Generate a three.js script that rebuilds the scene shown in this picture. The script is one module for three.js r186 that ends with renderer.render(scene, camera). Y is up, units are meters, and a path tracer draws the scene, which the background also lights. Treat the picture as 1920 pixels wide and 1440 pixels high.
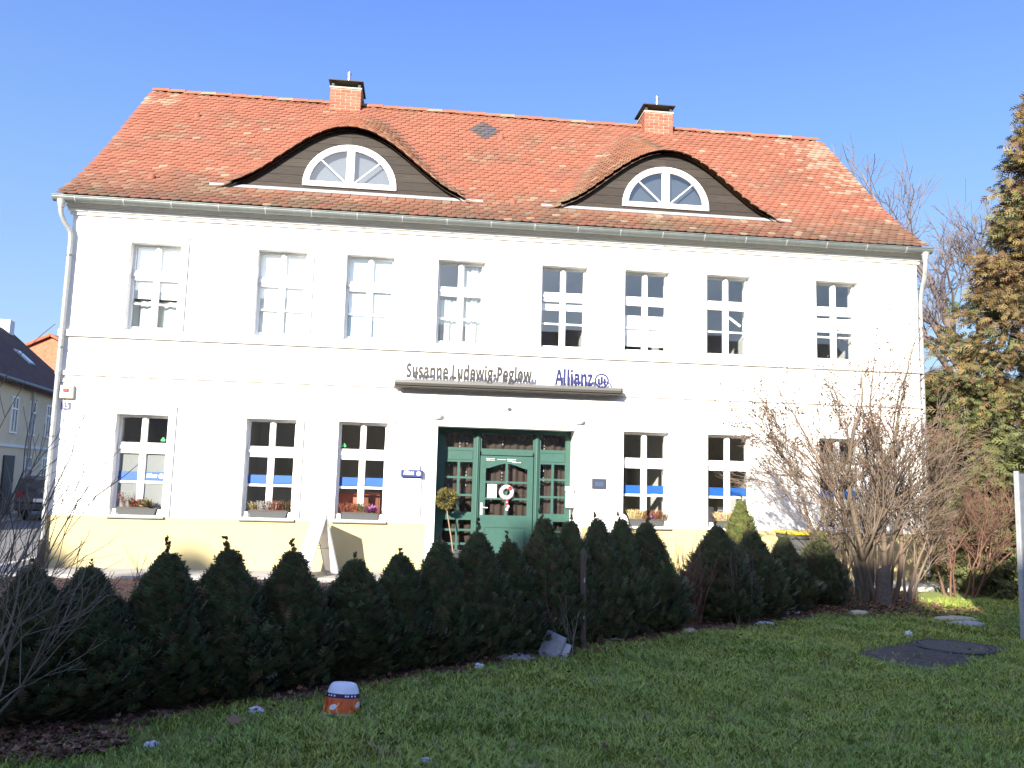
import * as THREE from 'three';
import { mergeGeometries } from 'three/addons/utils/BufferGeometryUtils.js';
import { FontLoader } from 'three/addons/loaders/FontLoader.js';
import { TextGeometry } from 'three/addons/geometries/TextGeometry.js';
import { RoundedBoxGeometry } from 'three/addons/geometries/RoundedBoxGeometry.js';

// ---------------------------------------------------------------- camera, sky, sun, exposure
const EXPOSURE = 2.75;
const scene = new THREE.Scene();
const camera = new THREE.PerspectiveCamera(50.1, 4 / 3, 0.1, 1500);
camera.position.set(0, 1.76, 15.5);
camera.rotation.order = 'YXZ';
camera.rotation.set(6.697 * Math.PI / 180, -6.144 * Math.PI / 180, 1.6 * Math.PI / 180);
const renderer = new THREE.WebGLRenderer({ antialias: true });
renderer.setSize(1024, 768);
renderer.toneMapping = THREE.LinearToneMapping;
renderer.toneMappingExposure = EXPOSURE;
renderer.shadowMap.enabled = true;

const SUN = new THREE.Vector3(-0.5, 0.43, 1).normalize();
const sun = new THREE.DirectionalLight(new THREE.Color().setRGB(1, 0.92, 0.78), 5);
sun.position.copy(SUN).multiplyScalar(70);
sun.castShadow = true;
sun.shadow.mapSize.set(4096, 4096);
sun.shadow.radius = 1.6;
Object.assign(sun.shadow.camera, { left: -45, right: 45, top: 40, bottom: -40, near: 1, far: 180 });
scene.add(sun, sun.target);

function makeSky() {                       // clear winter sky: deep blue overhead, paler to the horizon, brighter round the sun
  const W = 1024, H = 512, d = new Float32Array(W * H * 4);
  const keys = [[0, .70, .93, 1.14], [8, .52, .80, 1.14], [14, .40, .68, 1.14], [22, .285, .55, 1.13], [28, .225, .455, 1.12], [32, .19, .395, 1.10], [45, .15, .33, 1.0], [90, .125, .28, .88]];
  const v = new THREE.Vector3();
  for (let y = 0; y < H; y++) for (let x = 0; x < W; x++) {
    const el = ((y + .5) / H - .5) * Math.PI, az = ((x + .5) / W - .5) * 2 * Math.PI;
    v.set(Math.cos(el) * Math.cos(az), Math.sin(el), Math.cos(el) * Math.sin(az));
    const e = Math.max(0, el * 180 / Math.PI);
    let k = 0; while (k < keys.length - 2 && e > keys[k + 1][0]) k++;
    const a = keys[k], b = keys[k + 1], t = Math.min(1, (e - a[0]) / (b[0] - a[0]));
    const g = Math.acos(THREE.MathUtils.clamp(v.dot(SUN), -1, 1));
    const f = (1 + 9 * Math.exp(-3 * g) + .45 * Math.cos(g) ** 2) / 1.25, w = Math.min(.75, 1.6 * Math.exp(-2.2 * g));
    const o = (y * W + x) * 4, c = [1, 2, 3].map((i) => a[i] + (b[i] - a[i]) * t), lum = .3 * c[0] + .5 * c[1] + .2 * c[2];
    for (let i = 0; i < 3; i++) d[o + i] = (c[i] * (1 - w) + lum * [1.06, 1, .92][i] * w) * f / EXPOSURE;
    d[o + 3] = 1;
  }
  const tx = new THREE.DataTexture(d, W, H, THREE.RGBAFormat, THREE.FloatType);
  tx.mapping = THREE.EquirectangularReflectionMapping; tx.magFilter = tx.minFilter = THREE.LinearFilter; tx.wrapS = THREE.RepeatWrapping; tx.needsUpdate = true;
  return tx;
}
scene.background = makeSky();
scene.environment = scene.background;

// ---------------------------------------------------------------- helpers
const V = (x, y, z) => new THREE.Vector3(x, y, z);
function rng(a) { return () => { a |= 0; a = a + 0x6D2B79F5 | 0; let t = Math.imul(a ^ a >>> 15, 1 | a); t = t + Math.imul(t ^ t >>> 7, 61 | t) ^ t; return ((t ^ t >>> 14) >>> 0) / 4294967296; }; }
const lerp = THREE.MathUtils.lerp, clamp = THREE.MathUtils.clamp, sstep = THREE.MathUtils.smoothstep;
const rgb = (r, g, b) => new THREE.Color().setRGB(r, g, b);
const used = new Map();
function numbered(n) { const k = used.get(n) ?? 0; used.set(n, k + 1); return k ? n + '_' + String(k).padStart(3, '0') : n; }
function tag(o, label, category, group) { o.userData.label = label; o.userData.category = category; if (group) o.userData.group = group; return o; }
function thing(name, label, category, pos = [0, 0, 0], turn = 0, group) {
  const o = new THREE.Group(); o.name = numbered(name); o.position.set(...pos); o.rotation.y = turn; scene.add(o);
  return tag(o, label, category, group);
}
function clean(g) { const r = g.index ? g.toNonIndexed() : g; for (const k of Object.keys(r.attributes)) if (!['position', 'normal', 'uv'].includes(k)) r.deleteAttribute(k); if (!r.attributes.uv) r.setAttribute('uv', new THREE.BufferAttribute(new Float32Array(r.attributes.position.count * 2), 2)); return r; }
function join(l) { l = Array.isArray(l) ? l : [l]; return l.length === 1 ? clean(l[0]) : mergeGeometries(l.map(clean)); }
function metric(g) {                      // uv in metres from the face directions
  const p = g.attributes.position, u = g.attributes.uv, a = V(), b = V(), c = V(), n = V();
  for (let i = 0; i < p.count; i += 3) {
    a.fromBufferAttribute(p, i); b.fromBufferAttribute(p, i + 1); c.fromBufferAttribute(p, i + 2);
    n.copy(b).sub(a).cross(V().copy(c).sub(a)); const x = Math.abs(n.x), y = Math.abs(n.y), z = Math.abs(n.z);
    [a, b, c].forEach((q, k) => { if (z >= x && z >= y) u.setXY(i + k, q.x, q.y); else if (x >= y) u.setXY(i + k, q.z, q.y); else u.setXY(i + k, q.x, q.z); });
  }
  return g;
}
function mesh(name, geoms, mat, parent = scene, keepUV = false) {
  const g = join(geoms); if (!keepUV) metric(g);
  const m = new THREE.Mesh(g, mat); m.name = parent === scene ? numbered(name) : name; m.castShadow = m.receiveShadow = true; parent.add(m); return m;
}
function struct(name, geoms, mat, keepUV) { const m = mesh(name, geoms, mat, scene, keepUV); m.userData.kind = 'structure'; return m; }
function bx(x0, x1, y0, y1, z0, z1) { return new THREE.BoxGeometry(Math.abs(x1 - x0), Math.abs(y1 - y0), Math.abs(z1 - z0)).translate((x0 + x1) / 2, (y0 + y1) / 2, (z0 + z1) / 2); }
function rbx(x0, x1, y0, y1, z0, z1, r = .01, s = 1) { return new RoundedBoxGeometry(Math.abs(x1 - x0), Math.abs(y1 - y0), Math.abs(z1 - z0), s, r).translate((x0 + x1) / 2, (y0 + y1) / 2, (z0 + z1) / 2); }
function cyl(r0, r1, a, b, seg = 12) {    // from a to b
  const d = V().copy(b).sub(a), g = new THREE.CylinderGeometry(r1, r0, d.length(), seg);
  g.applyQuaternion(new THREE.Quaternion().setFromUnitVectors(V(0, 1, 0), d.normalize())); return g.translate((a.x + b.x) / 2, (a.y + b.y) / 2, (a.z + b.z) / 2);
}
function pipe(pts, r, seg = 24, rs = 8) { return new THREE.TubeGeometry(new THREE.CatmullRomCurve3(pts.map((p) => V(...p)), false, 'centripetal'), seg, r, rs); }
function poly(pts, depth, bevel = 0) { const s = new THREE.Shape(pts.map((p) => new THREE.Vector2(p[0], p[1]))); return new THREE.ExtrudeGeometry(s, { depth, bevelEnabled: bevel > 0, bevelThickness: bevel, bevelSize: bevel, bevelOffset: -bevel, bevelSegments: 1, curveSegments: 8 }); }

// noise
function grid(seed, n) { const r = rng(seed), a = new Float32Array(n * n); for (let i = 0; i < n * n; i++) a[i] = r(); return a; }
function vnoise(g, n, x, y) { const X = Math.floor(x), Y = Math.floor(y), fx = x - X, fy = y - Y, u = fx * fx * (3 - 2 * fx), w = fy * fy * (3 - 2 * fy), m = (i) => ((i % n) + n) % n; const A = g[m(Y) * n + m(X)], B = g[m(Y) * n + m(X + 1)], C = g[m(Y + 1) * n + m(X)], D = g[m(Y + 1) * n + m(X + 1)]; return A + (B - A) * u + (C - A) * w + (A - B - C + D) * u * w; }
function fbm(seed) { const gs = [8, 16, 32, 64, 128].map((n, i) => [grid(seed + i * 17, n), n]); return (u, v, o = 5) => { let s = 0, a = .5, t = 0; for (let i = 0; i < o; i++) { s += a * vnoise(gs[i][0], gs[i][1], u * gs[i][1], v * gs[i][1]); t += a; a *= .55; } return s / t; }; }
function tex(size, fn, metres = 1, srgb = true) {
  const d = new Uint8Array(size * size * 4);
  for (let y = 0; y < size; y++) for (let x = 0; x < size; x++) { const c = fn(x / size, y / size), o = (y * size + x) * 4; for (let i = 0; i < 3; i++) d[o + i] = clamp(c[i] ?? c[0], 0, 1) * 255; d[o + 3] = 255; }
  const t = new THREE.DataTexture(d, size, size); t.wrapS = t.wrapT = THREE.RepeatWrapping; t.magFilter = THREE.LinearFilter; t.minFilter = THREE.LinearMipmapLinearFilter; t.generateMipmaps = true;
  if (srgb) t.colorSpace = THREE.SRGBColorSpace; t.repeat.set(1 / metres, 1 / metres); t.needsUpdate = true; return t;
}
const s1 = (x) => x <= .0031308 ? 12.92 * x : 1.055 * x ** (1 / 2.4) - .055;
const F1 = fbm(11), F2 = fbm(71), F3 = fbm(133);
function mottled(base, amp, metres, size = 512, tint = [1, 1, 1], sx = 1, sy = 1) {        // linear base colour with layered noise
  return tex(size, (u, v) => { const n = (F1(u * sx, v * sy) - .5) * 2 * amp, k = (F2(u * sx, v * sy, 3) - .5) * amp; return base.map((b, i) => s1(clamp(b * (1 + n + k * tint[i]), 0, 1))); }, metres);
}
const heightTex = (metres, size = 512, f = F3, sx = 1, sy = 1) => tex(size, (u, v) => [f(u * sx, v * sy)], metres, false);
const SM = (o) => new THREE.MeshStandardMaterial(o), PM = (o) => new THREE.MeshPhysicalMaterial(o);

const M = {};
M.plaster = SM({ map: mottled([.80, .785, .75], .05, 3.1), bumpMap: heightTex(.9), bumpScale: .006, roughness: .95 });
M.plinth = SM({ map: mottled([.475, .395, .205], .07, 2.7), bumpMap: heightTex(.8), bumpScale: .006, roughness: .95 });
M.trim = SM({ map: mottled([.80, .785, .75], .03, 1.7, 256), roughness: .9 });
M.white = SM({ color: rgb(.82, .82, .80), roughness: .35 });
M.whiteMatt = SM({ color: rgb(.80, .80, .79), roughness: .8 });
M.inner = SM({ color: rgb(.70, .68, .64), roughness: .95 });
M.deskWood = SM({ color: rgb(.45, .36, .25), roughness: .6 });
M.glass = PM({ color: rgb(.92, .95, .95), transmission: 1, thickness: 0, roughness: 0, ior: 1.75, metalness: 0 });
M.glassUp = PM({ color: rgb(.85, .9, .92), transmission: 1, thickness: 0, roughness: 0, ior: 2.2, metalness: 0 });
M.frosted = SM({ color: rgb(.2, .205, .205), roughness: .7 });
M.blind = SM({ color: rgb(.8, .8, .78), roughness: .95 });
M.blindBlue = SM({ color: rgb(.62, .70, .74), roughness: .95 });
M.greyBlind = SM({ color: rgb(.05, .057, .07), roughness: .9 });
M.greyBlindPale = SM({ color: rgb(.13, .135, .15), roughness: .9 });
M.zincDark = SM({ color: rgb(.05, .046, .038), roughness: .6, metalness: .3 });
M.lace = PM({ color: rgb(.75, .75, .72), roughness: 1, transmission: .35, thickness: 0 });
M.film = SM({ color: rgb(.003, .07, .29), roughness: .5 });
M.green = SM({ map: mottled([.03, .088, .072], .12, .7, 256, [1, 1, 1]), roughness: .42 });
M.zinc = SM({ map: mottled([.17, .19, .185], .2, .9, 256), roughness: .5, metalness: .4 });
M.zincPale = SM({ map: mottled([.36, .375, .38], .2, .6, 256), roughness: .5, metalness: .3 });
M.alu = SM({ color: rgb(.17, .165, .15), roughness: .4, metalness: .5 });
M.steel = SM({ color: rgb(.62, .63, .65), roughness: .25, metalness: .9 });
M.board = SM({ map: mottled([.026, .019, .0145], .5, 1.1, 512, [1, .9, .8], 1, 8), bumpMap: heightTex(.7, 256, F3, 1, 10), bumpScale: .004, roughness: .8 });
M.boardB = SM({ map: mottled([.034, .026, .02], .5, 1.3, 512, [1, .9, .8], 1, 8), bumpMap: heightTex(.7, 256, F3, 1, 10), bumpScale: .004, roughness: .8 });
M.deck = SM({ color: rgb(.10, .06, .04), roughness: 1 });
M.mortar = SM({ map: mottled([.42, .36, .29], .12, .5, 256), roughness: 1 });
M.blue = SM({ color: rgb(.014, .016, .10), roughness: .4 });
M.signBlue = SM({ color: rgb(.012, .03, .15), roughness: .45 });
M.greyLetter = SM({ color: rgb(.022, .021, .022), roughness: .5 });
M.darkGrey = SM({ color: rgb(.03, .03, .033), roughness: .6 });
M.trough = SM({ map: mottled([.055, .058, .06], .15, .3, 128), roughness: .7 });
M.red = SM({ color: rgb(.26, .012, .018), roughness: .6 });
M.black = SM({ color: rgb(.012, .012, .013), roughness: .5 });
M.plant = SM({ vertexColors: true, roughness: .85 });
M.leaf = PM({ vertexColors: true, roughness: .8, transmission: .18, thickness: 0 });
M.bark = SM({ map: mottled([.13, .105, .08], .45, .25, 256, [1, .9, .8], 1, 1), bumpMap: heightTex(.2, 256), bumpScale: .006, roughness: 1 });
M.stakeWood = SM({ map: mottled([.115, .085, .062], .45, .4, 256, [1, .9, .8], 8, 1), bumpMap: heightTex(.4, 256, F3, 10, 1), bumpScale: .004, roughness: .95 });
M.tile = SM({ map: mottled([.93, .9, .86], .17, .25, 256), bumpMap: heightTex(.12, 256), bumpScale: .002, roughness: .82 });
const tileMap = M.tile.map, tileBump = M.tile.bumpMap;

// triangle collector for leaves, twigs and blades
class Tri {
  constructor() { this.p = []; this.n = []; this.c = []; }
  face(a, b, c, col) {
    const ux = b[0] - a[0], uy = b[1] - a[1], uz = b[2] - a[2], vx = c[0] - a[0], vy = c[1] - a[1], vz = c[2] - a[2];
    let nx = uy * vz - uz * vy, ny = uz * vx - ux * vz, nz = ux * vy - uy * vx; const l = Math.hypot(nx, ny, nz) || 1; nx /= l; ny /= l; nz /= l;
    this.p.push(...a, ...b, ...c); for (let i = 0; i < 3; i++) { this.n.push(nx, ny, nz); this.c.push(...col); }
  }
  kite(o, d, s, L, W, col) {               // leaf: base, two sides, tip
    const m = [o[0] + d[0] * L * .45, o[1] + d[1] * L * .45, o[2] + d[2] * L * .45], t = [o[0] + d[0] * L, o[1] + d[1] * L, o[2] + d[2] * L];
    const l = [m[0] - s[0] * W, m[1] - s[1] * W, m[2] - s[2] * W], r = [m[0] + s[0] * W, m[1] + s[1] * W, m[2] + s[2] * W];
    this.face(o, l, t, col); this.face(o, t, r, col);
  }
  tube(pts, r0, r1, seg, col) {            // tapered limb along a polyline
    const n = pts.length; let rings = [], side = null;
    for (let i = 0; i < n; i++) {
      const a = pts[Math.max(0, i - 1)], b = pts[Math.min(n - 1, i + 1)], d = V(b[0] - a[0], b[1] - a[1], b[2] - a[2]).normalize();
      if (!side) side = V(d.y, d.z, d.x).cross(d).normalize(); else side.addScaledVector(d, -side.dot(d)).normalize();
      const up = V().copy(d).cross(side), r = lerp(r0, r1, i / (n - 1)), ring = [];
      for (let k = 0; k < seg; k++) { const t = k / seg * 2 * Math.PI, nx = side.x * Math.cos(t) + up.x * Math.sin(t), ny = side.y * Math.cos(t) + up.y * Math.sin(t), nz = side.z * Math.cos(t) + up.z * Math.sin(t); ring.push([[pts[i][0] + nx * r, pts[i][1] + ny * r, pts[i][2] + nz * r], [nx, ny, nz]]); }
      rings.push(ring);
    }
    for (let i = 0; i < n - 1; i++) for (let k = 0; k < seg; k++) {
      const A = rings[i][k], B = rings[i][(k + 1) % seg], C = rings[i + 1][k], D = rings[i + 1][(k + 1) % seg];
      for (const q of [A, B, D, A, D, C]) { this.p.push(...q[0]); this.n.push(...q[1]); this.c.push(...col); }
    }
  }
  geo() {
    const g = new THREE.BufferGeometry(), p = new Float32Array(this.p);
    g.setAttribute('position', new THREE.BufferAttribute(p, 3)); g.setAttribute('normal', new THREE.BufferAttribute(new Float32Array(this.n), 3)); g.setAttribute('color', new THREE.BufferAttribute(new Float32Array(this.c), 3));
    const uv = new Float32Array(p.length / 3 * 2); for (let i = 0; i < p.length / 3; i++) { uv[2 * i] = p[3 * i] + p[3 * i + 2]; uv[2 * i + 1] = p[3 * i + 1]; }
    g.setAttribute('uv', new THREE.BufferAttribute(uv, 2)); return g;
  }
  mesh(name, mat, parent) { const m = new THREE.Mesh(this.geo(), mat); m.name = parent === scene ? numbered(name) : name; m.castShadow = m.receiveShadow = true; parent.add(m); return m; }
}
const norm3 = (v) => { const l = Math.hypot(...v) || 1; return [v[0] / l, v[1] / l, v[2] / l]; };
const cross3 = (a, b) => [a[1] * b[2] - a[2] * b[1], a[2] * b[0] - a[0] * b[2], a[0] * b[1] - a[1] * b[0]];
const vary = (c, r, a = .3) => { const k = 1 + (r() - .5) * 2 * a; return [c[0] * k * (1 + (r() - .5) * a * .5), c[1] * k, c[2] * k * (1 + (r() - .5) * a * .5)]; };

const font = await new FontLoader().loadAsync('fonts/droid/droid_sans_regular.typeface.json');
const fontBold = await new FontLoader().loadAsync('fonts/droid/droid_sans_bold.typeface.json');
function letters(text, f, width, height, depth, mat, parent, [x, y, z], name = 'letter', fat = 0) {   // each letter is a mesh; width of the whole row, height of the capitals
  const size = height / .72, k = size / f.data.resolution; let w = 0; for (const ch of text) w += f.data.glyphs[ch].ha * k;
  const sx = width / w; let at = 0;
  for (const ch of text) {
    if (ch !== ' ') { const g = new TextGeometry(ch, { font: f, size, depth, curveSegments: 4, bevelEnabled: fat > 0, bevelThickness: .002, bevelSize: fat, bevelSegments: 1 }).scale(sx, 1, 1).translate(x + at * sx, y, z); mesh(name, g, mat, parent); }
    at += f.data.glyphs[ch].ha * k;
  }
}
function emblem(parent, x, y, z, r, depth, mat, thick = .86) {        // ring with three upright bars
  const s = new THREE.Shape().absarc(0, 0, r, 0, Math.PI * 2), h = new THREE.Path().absarc(0, 0, r * thick, 0, Math.PI * 2, true); s.holes.push(h);
  mesh('emblem_ring', new THREE.ExtrudeGeometry(s, { depth, bevelEnabled: false, curveSegments: 20 }).translate(x, y, z), mat, parent);
  const bar = (cx, top, hook) => poly([[cx - r * .15, -r * .55], [cx + r * .15, -r * .55], [cx + r * .15, top], [cx + r * .02 + hook, top + r * .14], [cx - r * .15, top - r * .02]].map((p) => [p[0], p[1]]), depth).translate(x, y, z);
  mesh('emblem_bar', bar(-r * .4, r * .26, -r * .02), mat, parent); mesh('emblem_bar', bar(0, r * .5, r * .02), mat, parent); mesh('emblem_bar', bar(r * .4, r * .26, r * .04), mat, parent);
}
console.log('helpers done');
// ---------------------------------------------------------------- ground
const hedgeZ = (x) => 9.43 - (x + 2.53) * .672;
function sheet(x0, x1, nx, zA, zB, nz, yf) {             // ground sheet between two lines in z
  const p = [], uv = [], idx = [];
  for (let j = 0; j <= nz; j++) for (let i = 0; i <= nx; i++) { const x = lerp(x0, x1, i / nx), a = typeof zA === 'function' ? zA(x) : zA, b = typeof zB === 'function' ? zB(x) : zB, z = lerp(a, b, j / nz); p.push(x, yf(x, z, i === 0 || j === 0 || i === nx || j === nz), z); uv.push(x, z); }
  for (let j = 0; j < nz; j++) for (let i = 0; i < nx; i++) { const a = j * (nx + 1) + i, b = a + 1, c = a + nx + 1, d = c + 1; idx.push(a, c, b, b, c, d); }
  const g = new THREE.BufferGeometry(); g.setAttribute('position', new THREE.Float32BufferAttribute(p, 3)); g.setAttribute('uv', new THREE.Float32BufferAttribute(uv, 2)); g.setIndex(idx); g.computeVertexNormals(); return g;
}
const bump2 = (x, z, s, a) => (F2((x + 50) / s, (z + 50) / s, 4) - .5) * a;
M.ground = SM({ map: mottled([.075, .08, .04], .4, 7), roughness: 1 });
M.lawn = SM({ map: tex(512, (u, v) => { const n = F1(u, v), k = F2(u, v, 4), d = clamp((k - .52) * 5, 0, 1); return [lerp(.15, .23, n) + d * .05, lerp(.20, .28, n) - d * .03, lerp(.045, .075, n)].map(s1); }, 2.3), bumpMap: heightTex(.4), bumpScale: .02, roughness: 1 });
M.mulch = SM({ map: tex(512, (u, v) => { const n = F1(u * 3, v * 3), k = F3(u * 2, v * 2); return [lerp(.06, .24, n * k * 1.8), lerp(.032, .125, n * k * 1.8), lerp(.024, .085, n * k * 1.8)].map(s1); }, 1.1), bumpMap: heightTex(.3), bumpScale: .03, roughness: 1 });
M.paving = SM({ map: mottled([.30, .285, .27], .16, 1.9), bumpMap: heightTex(.5), bumpScale: .004, roughness: .95 });
M.asphalt = SM({ map: mottled([.14, .135, .13], .25, 2.7), bumpMap: heightTex(.4), bumpScale: .004, roughness: .95 });
M.kerb = SM({ map: mottled([.42, .41, .39], .18, .8, 256), bumpMap: heightTex(.3, 256), bumpScale: .004, roughness: .95 });
struct('ground', new THREE.PlaneGeometry(1400, 1400).rotateX(-Math.PI / 2).translate(0, -.06, 0), M.ground);
struct('lawn', sheet(-7, 18, 90, 1.16, 19.5, 70, (x, z, edge) => edge ? -.05 : bump2(x, z, 9, .09) - .01), M.lawn, true);
struct('planting_bed', sheet(-6.6, 8.6, 110, 1.2, (x) => clamp(hedgeZ(x) + .22 + .12 * Math.sin(x * 5) + .07 * Math.sin(x * 13 + 1), 1.9, 12.4), 60, (x, z, edge) => edge ? -.03 : .018 + bump2(x, z, 9, .09) + bump2(x, z, 2.1, .05)), M.mulch, true);
struct('pavement', bx(-7.1, 10.9, -.05, .03, -.02, 1.12), M.paving);
struct('road', bx(-13.2, -7.3, -.06, -.004, -60, 16), M.asphalt);
struct('side_pavement', [bx(-15.4, -13.36, -.05, .07, -60, 16)], M.paving);
struct('street', bx(-60, 60, -.05, -.012, 16.2, 20.6), M.asphalt);
{ const r = rng(5), k = [];                               // edging stones of the pavement and the kerb of the side street
  const parent = struct('kerb', bx(-13.36, -13.22, -.05, .075, -60, 16), M.kerb);
  for (let x = -7.05; x < 10.8; x += 1.0) mesh('kerb_stone', rbx(x, x + .99, -.04, .04 + r() * .006, 1.125, 1.2, .008), M.kerb, parent);
  for (let z = -1.5; z < 8; z += 1.0) mesh('kerb_stone', rbx(-7.28, -7.14, -.04, .05 + r() * .006, z, z + .99, .008), M.kerb, parent);
}

// ---------------------------------------------------------------- the white house
const house = thing('house', 'long white two-storey house with red tiled roof and eyebrow dormers', 'house');
const XL = -6.55, XR = 9.96, UPX = [-5.48, -3.19, -1.55, .18, 2.19, 3.84, 5.50, 7.77], GRX = [-5.48, -3.20, -1.54, 3.85, 5.52, 7.79];
const UW = .90, UY0 = 4.31, UY1 = 5.94, GY0 = .97, GY1 = 2.76, DX0 = .29, DX1 = 2.90, DY1 = 2.74;
{
  const s = new THREE.Shape([[XL, 0], [XR, 0], [XR, 6.62], [XL, 6.62]].map((p) => new THREE.Vector2(...p)));
  const hole = (x0, x1, y0, y1) => s.holes.push(new THREE.Path([[x0, y0], [x0, y1], [x1, y1], [x1, y0]].map((p) => new THREE.Vector2(...p))));
  for (const x of UPX) hole(x, x + UW, UY0, UY1);
  for (const x of GRX) hole(x, x + UW, GY0, GY1);
  hole(DX0, DX1, .004, DY1);
  mesh('wall', new THREE.ExtrudeGeometry(s, { depth: .4, bevelEnabled: false }).translate(0, 0, -.4), M.plaster, house);
  const side = (x0) => poly([[-.4, 0], [-8.1, 0], [-8.1, 6.62], [-4.3, 10.5], [-.4, 6.98]].map(([z, y]) => [-z, y]), .36).rotateY(Math.PI / 2).translate(x0, 0, 0);
  mesh('side_wall', side(XL), M.plaster, house);
  mesh('side_wall', side(XR - .36), M.plaster, house);
  mesh('back_wall', bx(XL + .36, XR - .36, 0, 6.62, -8.1, -7.75), M.plaster, house);
  const fl = [bx(XL + .36, XR - .36, .02, .12, -7.75, -.4), bx(XL + .36, XR - .36, 3.2, 3.5, -7.75, -.4), bx(XL + .36, XR - .36, 6.3, 6.55, -7.75, -.4)];
  mesh('floor_slab', fl, M.inner, house);
  const pw = [bx(XL + .36, XR - .36, .12, 3.2, -4.6, -4.5), bx(XL + .36, XR - .36, 3.5, 6.3, -4.6, -4.5)];
  for (const x of [-3.9, -2.0, 0, 3.2, 5.1, 7.1]) pw.push(bx(x, x + .1, .12, 3.2, -4.5, -.41));
  for (const x of [-3.8, -2.1, -.3, 1.6, 3.4, 5.1, 7.0]) pw.push(bx(x, x + .1, 3.5, 6.3, -4.5, -.41));
  mesh('partition_wall', pw, M.inner, house);
}
// plinth, string courses, cornice
mesh('plinth', [bx(XL - .002, .13, 0, .93, .002, .022), bx(3.06, XR + .002, 0, .93, .002, .022)], M.plinth, house);
mesh('door_surround', [bx(.132, DX0, 0, DY1 + .10, .003, .045), bx(DX1, 3.058, 0, DY1 + .10, .003, .045), bx(DX0 + .001, DX1 - .001, DY1, DY1 + .099, .003, .044)], M.trim, house);
for (const [y0, y1, d] of [[4.14, 4.255, .058], [3.43, 3.50, .048], [3.29, 3.36, .036], [3.235, 3.275, .022]])
  mesh('string_course', [rbx(XL - d, XR + d, y0, y1, .001, d, .008)], M.trim, house);
mesh('cornice', [bx(XL - .04, XR + .04, 6.40, 6.455, .002, .04), rbx(XL - .08, XR + .08, 6.457, 6.52, .002, .085, .02, 2), bx(XL - .09, XR + .09, 6.522, 6.60, .002, .11)], M.trim, house);
mesh('soffit', bx(XL - .1, XR + .1, 6.602, 6.625, .002, .19), M.trim, house);
// raised window surrounds
function surround(x, y0, y1) {
  const a = x - .13, b = x + UW + .13, t = y1 + .16, d = .038;
  mesh('window_surround', [bx(a, x, y0, t, .001, d), bx(x + UW, b, y0, t, .001, d), bx(x, x + UW, y1, t, .001, d)], M.trim, house);
}
for (const x of UPX) surround(x, UY0, UY1);
for (const x of GRX) surround(x, .935, GY1);
{ // plaster courses between the middle windows, parted by narrow joints
  for (let i = 2; i < 6; i++) {
    const a = UPX[i] + UW + .135, b = UPX[i + 1] - .135;
    for (let k = 0; k < 4; k++) mesh('plaster_course', bx(a, b, 4.31 + k * .43, 4.31 + k * .43 + .42, .001, .009), M.plaster, house);
  }
}
// windows
const paneGeo = new Map();
function pane(parent, x0, x1, y0, y1, z, mat, r) {
  const k = (x1 - x0).toFixed(3) + ':' + (y1 - y0).toFixed(3);
  if (!paneGeo.has(k)) paneGeo.set(k, new THREE.PlaneGeometry(x1 - x0, y1 - y0));
  const m = new THREE.Mesh(paneGeo.get(k), mat); m.name = 'pane'; m.position.set((x0 + x1) / 2, (y0 + y1) / 2, z); m.rotation.set((r() - .5) * .006, (r() - .5) * .008, 0); m.castShadow = m.receiveShadow = true; parent.add(m); return m;
}
const winRand = rng(99);
function casement(x, y0, y1, rows, opts = {}) {           // rows: heights from the top: frame, top pane, transom, middle pane, bar, low pane, bottom rail
  const Z = -.135, w = UW, cx = x + w / 2, [f, tp, tr, mp, bar, lp] = rows, g = [];
  const yT = y1 - f, yTr = yT - tp, yM = yTr - tr, yB = yM - mp, yL = yB - bar, yE = yL - lp;
  g.push(bx(x, x + .045, y0, y1, Z - .06, Z), bx(x + w - .045, x + w, y0, y1, Z - .06, Z), bx(x + .045, x + w - .045, yT, y1, Z - .06, Z), bx(x + .045, x + w - .045, y0, yE, Z - .06, Z - .002));
  g.push(rbx(x + .045, x + w - .045, yM, yTr, Z - .055, Z + .02, .012), rbx(x + .02, x + w - .02, yM + tr * .38, yM + tr * .72, Z - .05, Z + .045, .02, 2));    // transom with a moulding
  g.push(rbx(cx - .055, cx + .055, yTr, yT, Z - .05, Z + .008, .012)); g.push(cyl(.038, .038, V(cx, yTr, Z + .006), V(cx, yT - .02, Z + .006), 10), new THREE.SphereGeometry(.038, 10, 6).translate(cx, yT - .02, Z + .006));
  g.push(rbx(cx - .06, cx + .06, yE, yM, Z - .05, Z + .008, .012)); g.push(cyl(.032, .032, V(cx, yE + .02, Z + .008), V(cx, yM, Z + .008), 10));
  for (const [a, b] of [[x + .045, cx - .06], [cx + .06, x + w - .045]]) g.push(rbx(a, b, yL, yB, Z - .045, Z - .012, .006));
  const win = mesh('window', g, M.white, house);
  const gm = opts.up ? M.glassUp : M.glass;
  const cols = [[x + .045, cx - .055], [cx + .055, x + w - .045]];
  for (const [a, b] of cols) for (const [c, d] of [[yTr, yT], [yB, yM], [yE, yL]]) pane(win, a, b, c, d, Z - .03, gm, winRand);
  for (const [a, b, mat, k] of opts.blinds || []) mesh('roller_blind', cols.filter((_, i) => k === undefined || k === i).map(([p, q]) => bx(p - .02, q + .02, a, b, Z - .075, Z - .068)), mat || M.blind, win);
  if (opts.film) for (const [p, q] of cols) mesh('window_film', bx(p + .002, q - .002, yB + .012, yB + .165, Z - .026, Z - .0235), M.film, win);
  if (opts.frost) for (const [p, q] of cols) { mesh('frosted_film', bx(p, q, yB, yM - .02, Z - .040, Z - .036), M.frosted, win); mesh('frosted_film', bx(p, q, yE, yL, Z - .040, Z - .036), M.frosted, win); }
  return { win, yT, yTr, yM, yB, yL, yE, cols, Z };
}

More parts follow.
